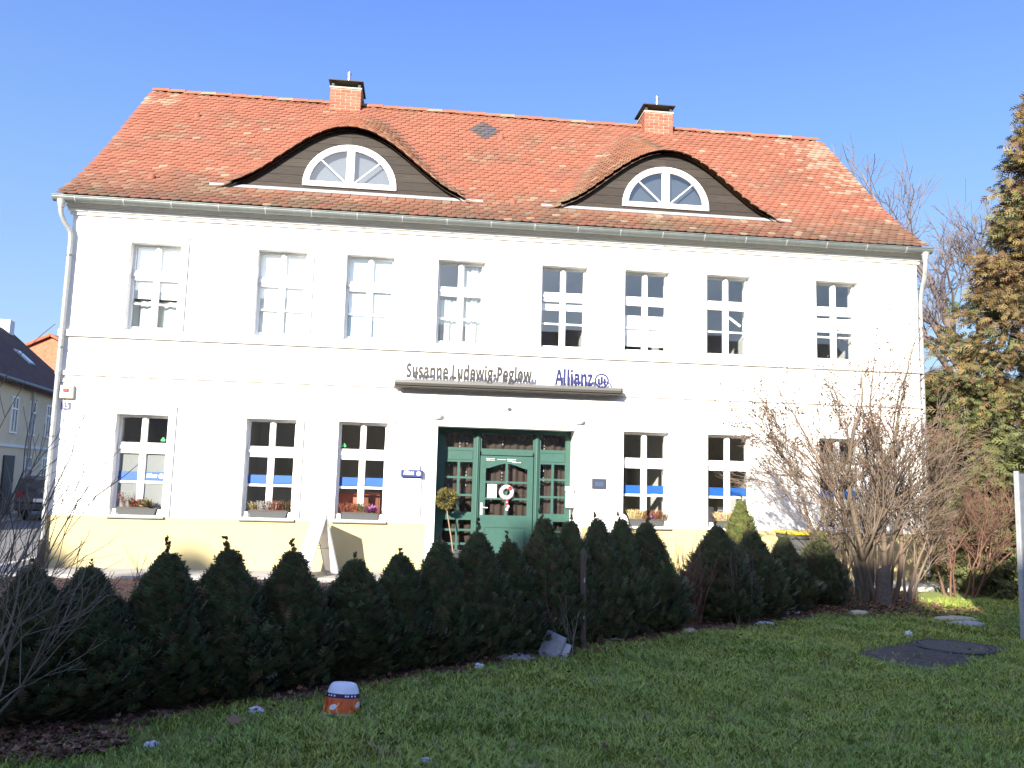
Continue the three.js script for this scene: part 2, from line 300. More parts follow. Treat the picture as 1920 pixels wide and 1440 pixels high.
const UR = [.045, .45, .185, .42, .035, .42], GR = [.05, .45, .2, .49, .045, .50];
const upOpts = [
  { blinds: [[5.43, 5.9, M.blind], [4.93, 5.25, M.blind]] }, { blinds: [[4.33, 5.9, M.blind]] }, { blinds: [[5.43, 5.9, M.blindBlue], [4.33, 5.25, M.blindBlue]] }, {},
  { blinds: [[5.10, 5.24, M.blind]] }, { blinds: [[4.46, 5.08, M.blind]] }, {}, { blinds: [[4.93, 5.22, M.blind]] }];
const uw = UPX.map((x, i) => casement(x, UY0, UY1, UR, { up: true, ...upOpts[i] }));
const gw = GRX.map((x, i) => casement(x, GY0, GY1, GR, { film: 1, frost: i === 0 }));
for (let i = 0; i < GRX.length; i++) {                     // ledge under each ground floor window
  const s = mesh('window_sill', rbx(GRX[i] - .04, GRX[i] + UW + .05, GY0 - .045, GY0 - .005, -.13, .085, .008), M.trim, house);
  mesh('drip_edge', bx(GRX[i] - .04, GRX[i] + UW + .05, GY0 - .062, GY0 - .047, .05, .082), M.zinc, s);
}
{ const a = gw[0], y = a.yB + .06, p = a.cols[1][0]; letters('Allianz', fontBold, .19, .055, .002, M.white, a.win, [p + .03, y, a.Z - .0232], 'film_letter'); emblem(a.win, p + .29, y + .03, a.Z - .0232, .045, .002, M.white); }
{ // green clover stickers
  const st = SM({ color: rgb(.03, .45, .10), roughness: .5 });
  for (const [i, c, u] of [[0, 1, .78], [2, 0, .15]]) { const w = gw[i], x = lerp(w.cols[c][0], w.cols[c][1], u), y = w.yTr + .055; mesh('clover_sticker', [[-.02, 0], [.02, 0], [0, .03]].map(([dx, dy]) => new THREE.CylinderGeometry(.022, .022, .002, 12).rotateX(Math.PI / 2).translate(x + dx, y + dy, w.Z - .0235)), st, w.win); }
}
// the tilted casement edge seen in the seventh upper window
mesh('open_sash', new THREE.BoxGeometry(.44, .05, .03).rotateZ(-.62).translate(6.15, 5.12, -.33), M.white, uw[6].win);

// ---- roof
const PZ = [.26, -.1, -.45, -.6, -1.2, -1.97, -2.83, -3.75, -4.3], PY = [6.67, 6.93, 7.18, 7.31, 7.83, 8.55, 9.42, 10.35, 10.89];
function mainY(z) { if (z > .26) return 6.67 - (z - .26) * .7; if (z < -4.3) return 10.89 - (-4.3 - z) * 1.0; let i = 0; while (i < PZ.length - 2 && z < PZ[i + 1]) i++; const t = (PZ[i] - z) / (PZ[i] - PZ[i + 1]); const at = (k) => PY[clamp(k, 0, PY.length - 1)]; return lerp(at(i), at(i + 1), t); }
const mainS = (z) => .25 * (mainY(z + .12) + mainY(z - .12)) + .5 * mainY(z);
const ZF = -.61, RX0 = -6.77, RX1 = 10.09;
const DORM = [{ c: -1.66, h: 2.67, a: 1.38 }, { c: 4.88, h: 2.65, a: 1.37 }];
const bell = (D, x) => { const d = Math.abs(x - D.c) / D.h; return d >= 1 ? 0 : D.a * (.5 + .5 * Math.cos(Math.PI * d)); };
function lift(x, z) { let b = 0; for (const D of DORM) b = Math.max(b, bell(D, x)); if (b <= 0) return 0; const q = b - .46 * (ZF - z); const k = .10; return k * Math.log(1 + Math.exp(clamp(q / k, -30, 30))) * sstep(b, 0, .12); }
const roofY = (x, z) => z > ZF + .13 ? mainS(z) : mainS(z) + lift(x, z);
const roof = mesh('roof', [sheetSlope(RX0 + .02, RX1 - .02, 2, .24, -4.3, 30)], M.deck, house);
function sheetSlope(x0, x1, nx, zA, zB, nz) {
  const g = sheet(x0, x1, nx, zA, zB, nz, (x, z) => mainS(z) - .05); const back = sheet(x0, x1, 2, -4.3, -8.7, 4, (x, z) => 10.83 - (-4.3 - z) * .96);
  return mergeGeometries([clean(g), clean(back)]);
}
{ // eyebrow dormer shells below the tiles
  for (const D of DORM) {
    const g = sheet(D.c - D.h, D.c + D.h, 60, ZF + .10, -4.0, 24, (x, z) => mainS(z) + lift(x, z) - .03); mesh('dormer_deck', g, M.deck, roof);
  }
}
const tileShape = (() => { const w = .0855, pts = [[-w, .30], [-w, .035]]; for (let i = 1; i < 6; i++) { const t = i / 6; pts.push([lerp(-w, w, t), .035 - .035 * Math.sin(Math.PI * t)]); } pts.push([w, .035], [w, .30]); return metric(clean(poly(pts.reverse(), .017))); })();
const tileMats = [[.27, .098, .058], [.29, .11, .066], [.24, .085, .05], [.19, .08, .05], [.155, .08, .05], [.14, .09, .058], [.26, .19, .125]].map((c) => SM({ map: tileMap, bumpMap: tileBump, bumpScale: .002, roughness: .85, color: rgb(...c) }));
{
  const r = rng(2024), rows = [], inst = []; let s = 0, z = .28;
  const starts = []; while (z > -4.2) { starts.push(z); const sl = (mainS(z - .05) - mainS(z + .05)) / -.1; z -= .148 / Math.hypot(1, sl); }
  // shift so that one row ends exactly at the dormer overhang
  let near = starts.reduce((p, q) => Math.abs(q - (ZF + .12)) < Math.abs(p - (ZF + .12)) ? q : p); const off = ZF + .12 - near;
  const cols = 93, pitch = (RX1 - RX0) / cols;
  starts.forEach((zr, j) => {
    const zb0 = zr + off * sstep(-Math.abs(zr - ZF), -1.5, -.1);
    for (let i = 0; i < cols + (j % 2); i++) {
      const x = clamp(RX0 + (i + (j % 2 ? 0 : .5)) * pitch, RX0 + .05, RX1 - .05), zb = zb0 + (r() - .5) * .012, Y = zb0 > ZF + .125 ? (a, b) => mainS(b) : (a, b) => mainS(b) + lift(a, b);
      const sl = (Y(x, zb - .15) - Y(x, zb + .0)) / -.15, run = .30 / Math.hypot(1, sl);
      const A = V(x, Y(x, zb), zb), B = V(x, Y(x, zb - run), zb - run), dx = (Y(x + .05, zb - run * .4) - Y(x - .05, zb - run * .4)) / .1;
      const up = V().copy(B).sub(A).normalize(), nrm = V(1, dx, 0).normalize().cross(up).normalize();
      A.addScaledVector(nrm, .042 + r() * .01); B.addScaledVector(nrm, .006);
      up.copy(B).sub(A).normalize(); const tx = V().copy(up).cross(nrm).normalize(); nrm.copy(tx).cross(up);
      tx.applyAxisAngle(nrm, (r() - .5) * .05); up.copy(nrm).cross(tx);
      const m = new THREE.Matrix4().makeBasis(tx, up, nrm).setPosition(A);
      // colour of the clay: lichen and soot in patches, more of it on the lowest rows, on the shady flanks of the dormers and at the right verge
      const y = A.y, patch = F1((x + 20) / 7, (zb + 20) / 5, 4), fine = r();
      let age = clamp((patch - .53) * 2.4, 0, .45) + sstep(-y, -8.0, -6.8) * .8 + (fine - .5) * .35;
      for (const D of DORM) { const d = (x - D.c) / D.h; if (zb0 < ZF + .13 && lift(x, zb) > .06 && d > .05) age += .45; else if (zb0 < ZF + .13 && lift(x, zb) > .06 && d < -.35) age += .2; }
      const verge = sstep(x, 8.3, 10.0) * sstep(y, 7.4, 10.6) * .9 + (x < -6.1 && y > 10.1 ? .6 : 0) + clamp((F2((x + 9) / 4, (zb + 9) / 3, 3) - .66) * 6, 0, .5);
      let c = [.29, .106, .062]; const mix = (q, t) => { c = c.map((v, k) => lerp(v, q[k], clamp(t, 0, 1))); };
      mix([.235, .078, .044], r() * .7); mix([.32, .135, .085], r() * .5); mix([.145, .088, .055], age * .8); if (r() < age * .3) mix([.25, .185, .12], .5); if (r() < verge) mix([.36, .28, .20], .35 + r() * .4);
      if (Math.abs(x - 1.19) / .36 + Math.abs(y - 10.12) / .43 < 1) c = [.075, .073, .073].map((v) => v * (.8 + r() * .7));
      if (j < 3) { const t = new THREE.Mesh(tileShape, tileMats[age > .95 ? 5 : age > .75 ? 4 : age > .6 ? 3 : Math.floor(r() * 3)]); if (r() < .06) t.material = tileMats[6]; t.name = 'roof_tile'; t.castShadow = t.receiveShadow = true; t.applyMatrix4(m); roof.add(t); }
      else inst.push([m, c]);
    }
  });
  const im = new THREE.InstancedMesh(tileShape, M.tile, inst.length); im.name = 'roof_tiles_upper_courses'; im.userData.kind = 'stuff'; im.castShadow = im.receiveShadow = true;
  inst.forEach(([m, c], i) => { im.setMatrixAt(i, m); im.setColorAt(i, rgb(...c)); }); roof.add(im);
  // ridge
  const outer = [], n = 8; for (let k = 0; k <= n; k++) { const a = Math.PI * k / n; outer.push([Math.cos(a) * .115, Math.sin(a) * .105]); } for (let k = n; k >= 0; k--) { const a = Math.PI * k / n; outer.push([Math.cos(a) * .095, Math.sin(a) * .085]); }
  const rg = metric(clean(poly(outer, .40).rotateY(Math.PI / 2)));
  for (let i = 0; i < 46; i++) { const t = new THREE.Mesh(rg, tileMats[[0, 1, 1, 6, 0][i % 5]]); t.name = 'ridge_tile'; t.castShadow = t.receiveShadow = true; t.position.set(RX0 - .02 + i * .365, 10.835 + r() * .012, -4.3); t.rotation.set((r() - .5) * .06, 0, .045); roof.add(t); }
  // small vent tiles
  for (const [x, z] of [[-5.4, -3.2], [-5.45, -.7], [1.58, -3.22], [1.65, -.66], [8.6, -3.25], [8.5, -.68]]) { const y = mainS(z), a = Math.atan(.95); mesh('vent_tile', new THREE.SphereGeometry(.085, 12, 6, 0, Math.PI * 2, 0, Math.PI / 2).scale(.9, .8, 1.3).rotateX(Math.PI / 2 - a + .25).translate(x, y + .03, z + .03), tileMats[2], roof); }
}
// verge boards under the tile ends
for (const x of [RX0 + .03, RX1 - .06]) mesh('verge_board', sheet(x, x + .03, 1, .22, -4.3, 20, (a, z) => mainS(z) - .055), M.board, roof);
// chimneys
const brickG = [.235, .1125].map((w) => rbx(-w / 2, w / 2, -.0335, .0335, -.01, .008, .004));
const brickM = [[.27, .10, .06], [.30, .12, .075], [.24, .085, .052], [.29, .13, .085]].map((c) => SM({ map: tileMap, bumpMap: tileBump, bumpScale: .003, roughness: .9, color: rgb(...c) }));
brickG.forEach((g, i) => brickG[i] = metric(clean(g)));
function chimney(x0, z0) {
  const w = .735, d = .735, y0 = 10.15, y1 = 11.13, ch = new THREE.Group(); ch.name = 'chimney'; ch.position.set(x0, 0, z0); house.add(ch); const r = rng(Math.round(x0 * 100));
  mesh('mortar_core', bx(.004, w - .004, y0, y1, .004, d - .004), M.mortar, ch);
  for (let k = 0; k < 12; k++) for (let f = 0; f < 4; f++) {
    const y = y0 + .04 + k * .0805, list = (k + f) % 2 ? [[.1175, 0], [.3675, 0], [.6175, 0]] : [[.056, 1], [.2425, 0], [.4925, 0], [.679, 1]];
    for (const [c, t] of list) { const b = new THREE.Mesh(brickG[t], brickM[Math.floor(r() * 4)]); b.name = 'brick'; b.castShadow = b.receiveShadow = true; if (f === 0) b.position.set(c, y, d); if (f === 1) { b.position.set(0, y, c); b.rotation.y = -Math.PI / 2; } if (f === 2) { b.position.set(w, y, c); b.rotation.y = Math.PI / 2; } if (f === 3) { b.position.set(c, y, 0); b.rotation.y = Math.PI; } ch.add(b); }
  }
  mesh('chimney_crown', rbx(-.02, w + .02, y1 + .001, y1 + .05, -.02, d + .02, .012), M.mortar, ch);
  mesh('cap_plate', rbx(-.05, w + .05, y1 + .175, y1 + .20, -.12, d + .08, .006), M.zincDark, ch);
  for (const [a, b] of [[.05, .05], [w - .05, .05], [.05, d - .05], [w - .05, d - .05]]) mesh('cap_post', bx(a - .03, a + .03, y1 + .05, y1 + .175, b - .03, b + .03), M.zincDark, ch);
  mesh('flue', [cyl(.045, .045, V(.40, y1 + .2, .45), V(.40, y1 + .56, .45), 14), cyl(.055, .055, V(.40, y1 + .52, .45), V(.40, y1 + .555, .45), 14)], M.steel, ch);
}
chimney(-2.55, -4.66); chimney(5.28, -4.66);

// dormer fronts
DORM.forEach((D, di) => {
  const d = new THREE.Group(); d.name = 'dormer'; d.position.set(D.c, 0, 0); house.add(d);
  const y0 = mainS(ZF) + .0, wc = di ? -.035 : .025, wr = .885, wh = .81, wy = 7.50;           // arched window
  const half = (y) => { const t = clamp((y - y0 + .0) / (D.a - .04), 0, 1); return D.h * Math.acos(clamp(2 * t - 1, -1, 1)) / Math.PI; };
  const arch = (y) => y <= wy ? 0 : y >= wy + wh ? 0 : wr * Math.sqrt(1 - ((y - wy) / wh) ** 2);
  const bh = .172; let k = 0;
  for (let y = y0 + .005; y < y0 + D.a - .05; y += bh, k++) {
    const t = Math.min(y + bh - .006, y0 + D.a - .04), inWin = t > wy && y < wy + wh;
    for (const sgn of [-1, 1]) {
      const pts = []; const N = 10;
      for (let i = 0; i <= N; i++) { const q = lerp(y, t, i / N); pts.push([sgn * (half(q) - .01), q]); }
      for (let i = N; i >= 0; i--) { const q = lerp(y, t, i / N); const a = inWin ? arch(Math.max(q, wy + .001)) * (q >= wy - .2 ? 1 : 0) : 0; pts.push([wc + sgn * Math.max(a - .02, .001), q]); }
      if (half(t) < .03 && half(y) < .05) continue;
      if (sgn > 0) pts.reverse();
      const g = poly(pts, .022); g.translate(0, 0, ZF - .03 + (k % 2) * .001); mesh('board', g, (k + (sgn > 0 ? 1 : 0)) % 3 ? M.board : M.boardB, d);
    }
  }
  // window: arched frame, mullion, radial bars and four panes
  const ell = (rx, ry, n = 28) => { const a = []; for (let i = 0; i <= n; i++) { const t = Math.PI * i / n; a.push([rx * Math.cos(t), ry * Math.sin(t)]); } return a; };
  const s = new THREE.Shape(ell(wr + .04, wh + .04).map((p) => new THREE.Vector2(...p)).concat([new THREE.Vector2(-wr - .04, -.04), new THREE.Vector2(wr + .04, -.04)]));
  const inner = (sgn) => { const a = []; for (let i = 0; i <= 14; i++) { const t = Math.PI / 2 * i / 14, x = (wr - .085) * Math.cos(t), y = (wh - .085) * Math.sin(t); if (x > .08) a.push([x * sgn, Math.max(y, .065)]); } a.push([.08 * sgn, (wh - .085) * Math.sqrt(1 - (.08 / (wr - .085)) ** 2)], [.08 * sgn, .065]); return new THREE.Path((sgn > 0 ? a.reverse() : a).map((p) => new THREE.Vector2(...p))); };
  s.holes.push(inner(1), inner(-1));
  const win = new THREE.Mesh(metric(clean(new THREE.ExtrudeGeometry(s, { depth: .055, bevelEnabled: true, bevelThickness: .01, bevelSize: .01, bevelOffset: -.01, bevelSegments: 1 }))), M.white); win.name = 'arched_window'; win.castShadow = win.receiveShadow = true; win.position.set(D.c + wc, wy, ZF - .03); house.add(win);
  for (const sgn of [-1, 1]) {
    const ang = Math.atan2(wh * .98, wr), ex = (wr - .07) * .74 * sgn, ey = (wh - .07) * .69 + .02;
    mesh('glazing_bar', cyl(.016, .016, V(.09 * sgn, .07, .03), V(ex, ey, .03), 6), M.white, win);
    const fan = (a0, a1) => { const p = [[.08 * sgn, .065]]; for (let i = 0; i <= 8; i++) { const t = lerp(a0, a1, i / 8); p.push([Math.max(.08, (wr - .08) * Math.cos(t)) * sgn, Math.max(.065, (wh - .08) * Math.sin(t))]); } return new THREE.ShapeGeometry(new THREE.Shape((sgn < 0 ? p.reverse() : p).map((q) => new THREE.Vector2(...q)))).translate(0, 0, .022); };
    for (const [a0, a1] of [[0, .76], [.76, Math.PI / 2]]) mesh('pane', fan(a0, a1), M.glassUp, win);
  }
  mesh('roller_blind', new THREE.ShapeGeometry(new THREE.Shape(ell(wr - .03, wh - .03).map((p) => new THREE.Vector2(...p)))).translate(0, .02, -.10), di ? M.greyBlind : M.greyBlindPale, win);
  // zinc apron
  const x0 = D.c - D.h - .0, x1 = D.c + D.h + .03, n = 6;
  for (let i = 0; i < n; i++) mesh('flashing_sheet', [bx(lerp(x0, x1, i / n) + .002, lerp(x0, x1, (i + 1) / n) - .002, -.01, .075, -.004, .004).rotateX(-.55).translate(0, mainS(ZF + .05) + .05, ZF + .055)], M.zincPale, house);
});

console.log('roof done');
// ---- gutter and downpipes
{
  const ring = []; for (let k = 0; k <= 10; k++) { const a = Math.PI + Math.PI * k / 10; ring.push([Math.cos(a) * .085, Math.sin(a) * .10]); } for (let k = 10; k >= 0; k--) { const a = Math.PI + Math.PI * k / 10; ring.push([Math.cos(a) * .079, Math.sin(a) * .094]); }
  const gut = mesh('gutter', [poly(ring, 16.92).rotateY(Math.PI / 2).translate(RX0 - .03, 6.655, .27), cyl(.012, .012, V(RX0 - .03, 6.655, .354), V(RX1 + .04, 6.655, .354), 6)], M.zinc, house);
  const clip = []; for (let k = 0; k <= 8; k++) { const a = Math.PI + Math.PI * k / 8; clip.push([Math.cos(a) * .092, Math.sin(a) * .107]); } for (let k = 8; k >= 0; k--) { const a = Math.PI + Math.PI * k / 8; clip.push([Math.cos(a) * .086, Math.sin(a) * .101]); }
  const cg = metric(clean(poly(clip, .022).rotateY(Math.PI / 2)));
  for (let i = 0; i < 20; i++) { const b = new THREE.Mesh(cg, M.zincPale); b.name = 'gutter_bracket'; b.castShadow = b.receiveShadow = true; b.position.set(RX0 + .35 + i * .84, 6.655, .27); gut.add(b); }
  mesh('fascia_board', bx(RX0 + .02, RX1 - .02, 6.585, 6.63, .165, .182), M.trim, house);
  const dp = mesh('downpipe', [cyl(.05, .085, V(-6.66, 6.44, .27), V(-6.66, 6.59, .27), 12), pipe([[-6.66, 6.47, .27], [-6.66, 6.38, .265], [-6.62, 6.22, .2], [-6.53, 6.04, .11], [-6.52, 5.9, .092], [-6.52, 5.7, .09]], .042, 24, 10), cyl(.042, .042, V(-6.52, 5.75, .09), V(-6.53, .45, .09), 12)], M.zincPale, house);
  for (const y of [5.6, 3.9, 2.3, 1.2]) mesh('pipe_clamp', cyl(.053, .053, V(-6.52, y, .09), V(-6.52, y + .03, .09), 12), M.zinc, dp);
  mesh('standpipe', [cyl(.06, .06, V(-6.53, .06, .09), V(-6.53, .5, .09), 12), pipe([[-6.53, .16, .09], [-6.53, .08, .12], [-6.53, .06, .2]], .06, 10, 10)], M.zincDark, dp);
  mesh('downpipe', [cyl(.05, .085, V(9.99, 6.42, .27), V(9.99, 6.58, .27), 12), pipe([[9.99, 6.44, .27], [10.0, 6.3, .25], [10.05, 6.05, .12], [10.06, 5.85, .0], [10.06, 5.6, -.06]], .046, 24, 10), cyl(.046, .046, V(10.06, 5.65, -.06), V(10.06, .1, -.06), 12)], M.zincPale, house);
}
// ---- entrance
const ENT = new THREE.Group(); ENT.name = 'entrance'; house.add(ENT);
{
  const Z = -.38, r = rng(41), G = (name, g) => mesh(name, g, M.green, ENT);
  mesh('threshold', rbx(DX0, DX1, 0.005, .11, -.42, .10, .01), M.kerb, ENT);
  const X = { a: .30, b: .42, c: 1.03, d: 1.125, e: 2.185, f: 2.275, g: 2.83, h: 2.895 };
  G('frame', [bx(X.a, X.b, .11, DY1, Z - .05, Z), bx(X.g, X.h, .11, DY1, Z - .05, Z), bx(X.b, X.g, 2.66, DY1, Z - .05, Z - .001)]);
  for (const [p, q] of [[X.c, X.d], [X.e, X.f]]) G('post', [rbx(p, q, .11, 2.66, Z - .05, Z + .03, .01), cyl(.026, .026, V((p + q) / 2, .11, Z + .03), V((p + q) / 2, 2.64, Z + .03), 10)]);
  const panes = []; const P = (a, b, c, d) => panes.push([a, b, c, d]);
  // side lights
  for (const [p, q] of [[X.b, X.c], [X.f, X.g]]) {
    const m = (p + q) / 2, l = p + .035, rr = q - .035, z0 = Z - .045, z1 = Z - .008;
    const rails = [[2.31, 2.37], [2.09, 2.13], [1.775, 1.815], [1.44, 1.48], [.99, 1.14], [.78, .82], [.52, .56], [.11, .28]];
    G('side_light', [bx(p, l, .11, 2.66, z0, z1), bx(rr, q, .11, 2.66, z0, z1), ...rails.map(([a, b]) => bx(l, rr, a, b, z0, z1 - .001)), bx(m - .025, m + .025, .28, 2.09, z0, z1 + .003)]);
    G('panel', [rbx(l, rr, 2.13, 2.31, z0, Z - .018, .01)]);
    P(l, rr, 2.37, 2.66);
    for (const [a, b] of [[1.815, 2.09], [1.48, 1.775], [1.14, 1.44], [.82, .99], [.56, .78], [.28, .52]]) { P(l, m - .025, a, b); P(m + .025, rr, a, b); }
  }
  // fanlight over the door
  G('fanlight_frame', [bx(X.d, X.d + .03, 2.30, 2.66, Z - .045, Z - .008), bx(X.e - .03, X.e, 2.30, 2.66, Z - .045, Z - .008), bx(X.d + .03, X.e - .03, 2.24, 2.36, Z - .045, Z - .007)]);
  P(X.d + .03, X.e - .03, 2.36, 2.66);
  // door leaf
  const lx0 = 1.14, lx1 = 2.17, m = (lx0 + lx1) / 2, gx0 = lx0 + .11, gx1 = lx1 - .11, z0 = Z - .05, z1 = Z - .004, y0 = .125, y1 = 2.225;
  const top = (x) => 1.98 + .10 * Math.sin(Math.PI * clamp((x - gx0) / (gx1 - gx0), 0, 1)) ** 1.6;
  const headPts = [[gx0, y1], [gx1, y1]]; for (let i = 16; i >= 0; i--) { const x = lerp(gx0, gx1, i / 16); headPts.push([x, top(x)]); }
  const leaf = mesh('door_leaf', [bx(lx0, gx0, y0, y1, z0, z1), bx(gx1, lx1, y0, y1, z0, z1), poly(headPts.reverse(), z1 - z0 - .002).translate(0, 0, z0), bx(gx0, gx1, .86, 1.09, z0, z1 - .001), bx(gx0, gx1, y0, .26, z0, z1 - .001), bx(gx0, gx1, .26, .86, z0, z1 - .016), rbx(gx0 + .03, gx1 - .03, .30, .82, z0, z1 - .004, .012),
    bx(m - .025, m + .025, 1.09, 2.08, z0 + .004, z1 - .003), bx(gx0, gx1, 1.385, 1.425, z0 + .004, z1 - .005), bx(gx0, gx1, 1.70, 1.74, z0 + .004, z1 - .005)], M.green, ENT);
  for (const [a, b] of [[gx0, m - .025], [m + .025, gx1]]) for (const [c, d] of [[1.09, 1.385], [1.425, 1.70], [1.74, 2.07]]) P(a, b, c, d);
  for (const [a, b, c, d] of panes) pane(ENT, a, b, c, d, Z - .03, M.glass, r);
  const h = mesh('door_handle', [rbx(1.165, 1.205, 1.09, 1.32, z1, z1 + .012, .005), cyl(.011, .011, V(1.185, 1.235, z1), V(1.185, 1.235, z1 + .05), 8), cyl(.011, .009, V(1.178, 1.235, z1 + .05), V(1.30, 1.23, z1 + .05), 8)], M.white, ENT);
  // tiny white lines of lettering above the glass, too small to read
  const dash = []; for (const [x, y, w] of [[1.25, 2.165, .17], [1.25, 2.135, .165], [1.47, 2.152, .16], [1.66, 2.160, .17], [1.66, 2.128, .17], [1.76, 2.102, .17]]) for (let k = 0; k < 9; k++) dash.push(bx(x + k * w / 9, x + k * w / 9 + w / 9 * (.4 + .45 * r()), y, y + .011, z1 + .001, z1 + .002));
  mesh('lettering', dash, M.white, ENT);
  // string curtain behind the glass
  const dark = thing('curtain', 'dark curtain with bead strings hanging behind the green entrance door', 'curtain', [1.6, .13, -.62]); const c1 = [];
  const pts = []; for (let i = 0; i <= 120; i++) pts.push([-1.26 + i * .021, Math.sin(i * .9) * .025 + Math.sin(i * .37) * .02]);
  const g = new THREE.PlaneGeometry(2.52, 2.5, 120, 1); const pa = g.attributes.position; for (let i = 0; i < pa.count; i++) pa.setZ(i, pts[i % 121][1]); g.computeVertexNormals(); mesh('cloth', g.translate(0, 1.25, 0), SM({ map: mottled([.05, .034, .028], .5, .35, 256, [1, 1, 1], 8, 1), roughness: 1 }), dark);
  for (const x of [-1.05, -.86, -.72, -.38, -.02, .74, .8]) { for (let i = 9; i < 26; i++) if (r() < .6) c1.push(bx(x - .004, x + .004, .95 + i * .062, .95 + i * .062 + .015 + r() * .02, .05, .058)); }
  mesh('bead_string', c1, M.whiteMatt, dark);
}
// ---- fittings on the facade
{
  const a = thing('awning', 'closed grey awning cassette under the name letters above the entrance', 'awning', [1.6, 3.45, 0]);
  const pr = [[.02, .02], [.05, 0], [.20, -.005], [.26, .015], [.285, .06], [.27, .105], [.22, .125], [.06, .125], [.02, .11]].map(([z, y]) => [-z, y]);
  mesh('cassette', poly(pr, 4.26).rotateY(Math.PI / 2).translate(-2.13, 0, 0), M.alu, a);
  mesh('end_cap', poly(pr.map(([p, q]) => [p * 1.02, q * 1.03 - .002]), .03).rotateY(Math.PI / 2).translate(-2.17, 0, 0), M.whiteMatt, a);
  mesh('end_cap', poly(pr.map(([p, q]) => [p * 1.02, q * 1.03 - .002]), .03).rotateY(Math.PI / 2).translate(2.14, 0, 0), M.alu, a);
  mesh('drop_bar', rbx(-2.12, 2.16, -.022, -.004, .20, .285, .006), M.zincDark, a);
  const n = thing('name_sign', 'dark grey cut-out name letters standing on the awning cassette', 'sign', [-.34, 3.575, .25]);
  letters('Susanne Ludewig-Peglow', fontBold, 2.35, .185, .02, M.greyLetter, n, [0, .035, 0], 'letter', .007);
  mesh('rail', bx(-.02, 2.37, 0, .012, -.01, .0), M.alu, n);
  const b = thing('logo_sign', 'blue cut-out company letters and ringed emblem standing on the awning cassette', 'sign', [2.46, 3.575, .25]);
  letters('Allianz', fontBold, .72, .195, .02, M.blue, b, [0, .02, 0], 'letter', .007); emblem(b, .895, .115, 0, .14, .02, M.blue, .78);
  mesh('rail', bx(-.02, 1.02, 0, .012, -.01, .0), M.alu, b);
}
{
  const t = thing('display_case', 'flat white display case under a blue sign strip beside the entrance', 'display case', [-.16, 1.06, 0]);
  mesh('case', rbx(-.18, .18, 0, .71, .003, .05, .006), M.white, t); mesh('door_panel', rbx(-.165, .165, .02, .69, .05, .056, .003), M.whiteMatt, t);
  const s = mesh('sign_strip', rbx(-.20, .20, .715, .845, .003, .13, .006), M.signBlue, t);
  letters('Allianz', fontBold, .19, .055, .003, M.white, s, [-.15, .752, .131]); emblem(s, .125, .778, .131, .04, .003, M.white, .8);
  mesh('bracket', cyl(.008, .008, V(.15, .84, .02), V(.15, .93, .02), 6), M.zincDark, t);
}
for (const [x, l] of [[.27, 'left of the two white half-round wall lamps over the entrance'], [2.97, 'right of the two white half-round wall lamps over the entrance']]) {
  const t = thing('wall_lamp', l, 'lamp', [x, 2.86, 0], 0, 'wall lamps over the entrance');
  mesh('shade', new THREE.SphereGeometry(.095, 18, 9, 0, Math.PI * 2, Math.PI / 2, Math.PI / 2).scale(1, 1, .8).translate(0, .09, .075), M.trim, t); mesh('back_plate', rbx(-.07, .07, .0, .10, .025, .05, .006), M.whiteMatt, t); mesh('top_rim', new THREE.TorusGeometry(.094, .006, 6, 20).rotateX(Math.PI / 2).scale(1, 1, .8).translate(0, .09, .075), M.zincPale, t);
}
{ const t = thing('motion_sensor', 'small round motion sensor on the wall above the entrance', 'sensor', [1.60, 3.10, 0]); mesh('arm', cyl(.016, .016, V(0, .06, 0), V(0, .05, .06), 8), M.alu, t); mesh('head', new THREE.SphereGeometry(.042, 12, 8).scale(1, .9, 1).translate(0, .035, .075), M.mortar, t); }
{ const t = thing('alarm_box', 'white alarm siren box with red lamp at the left house corner', 'alarm box', [-6.37, 3.0, 0]); mesh('housing', rbx(-.125, .125, 0, .235, .003, .075, .012), SM({ color: rgb(.5, .44, .33), roughness: .5 }), t); mesh('lamp', rbx(-.045, .045, .115, .175, .07, .095, .008), M.red, t); }
{ const t = thing('house_number', 'blue enamel house number plate below the alarm box', 'number plate', [-6.375, 2.8, 0]); mesh('plate', rbx(-.085, .085, 0, .135, .003, .010, .003), M.blue, t); letters('15', fontBold, .11, .085, .002, M.white, t, [-.055, .025, .0105], 'digit'); }
{ const t = thing('wall_plaque', 'small grey-blue glass plaque on the wall right of the entrance', 'plaque', [3.385, 1.65, 0]); mesh('plate', rbx(-.14, .14, 0, .19, .025, .033, .003), SM({ color: rgb(.07, .08, .11), roughness: .25, metalness: .3 }), t); mesh('print', bx(-.08, .08, .05, .13, .0333, .0343), SM({ color: rgb(.045, .07, .15), roughness: .4 }), t); for (const x of [-.11, .11]) mesh('spacer', cyl(.008, .008, V(x, .095, .0), V(x, .095, .03), 8), M.steel, t); }
{ const t = thing('mailbox', 'white letterbox fixed at the right jamb of the entrance', 'letterbox', [2.86, 1.28, -.02]); mesh('body', rbx(-.11, .03, 0, .31, .0, .13, .008), M.white, t); mesh('flap', rbx(-.125, .035, .315, .40, -.002, .145, .01), M.white, t); mesh('underside_tray', rbx(-.09, .02, -.035, -.004, .02, .11, .004), M.zincDark, t); }
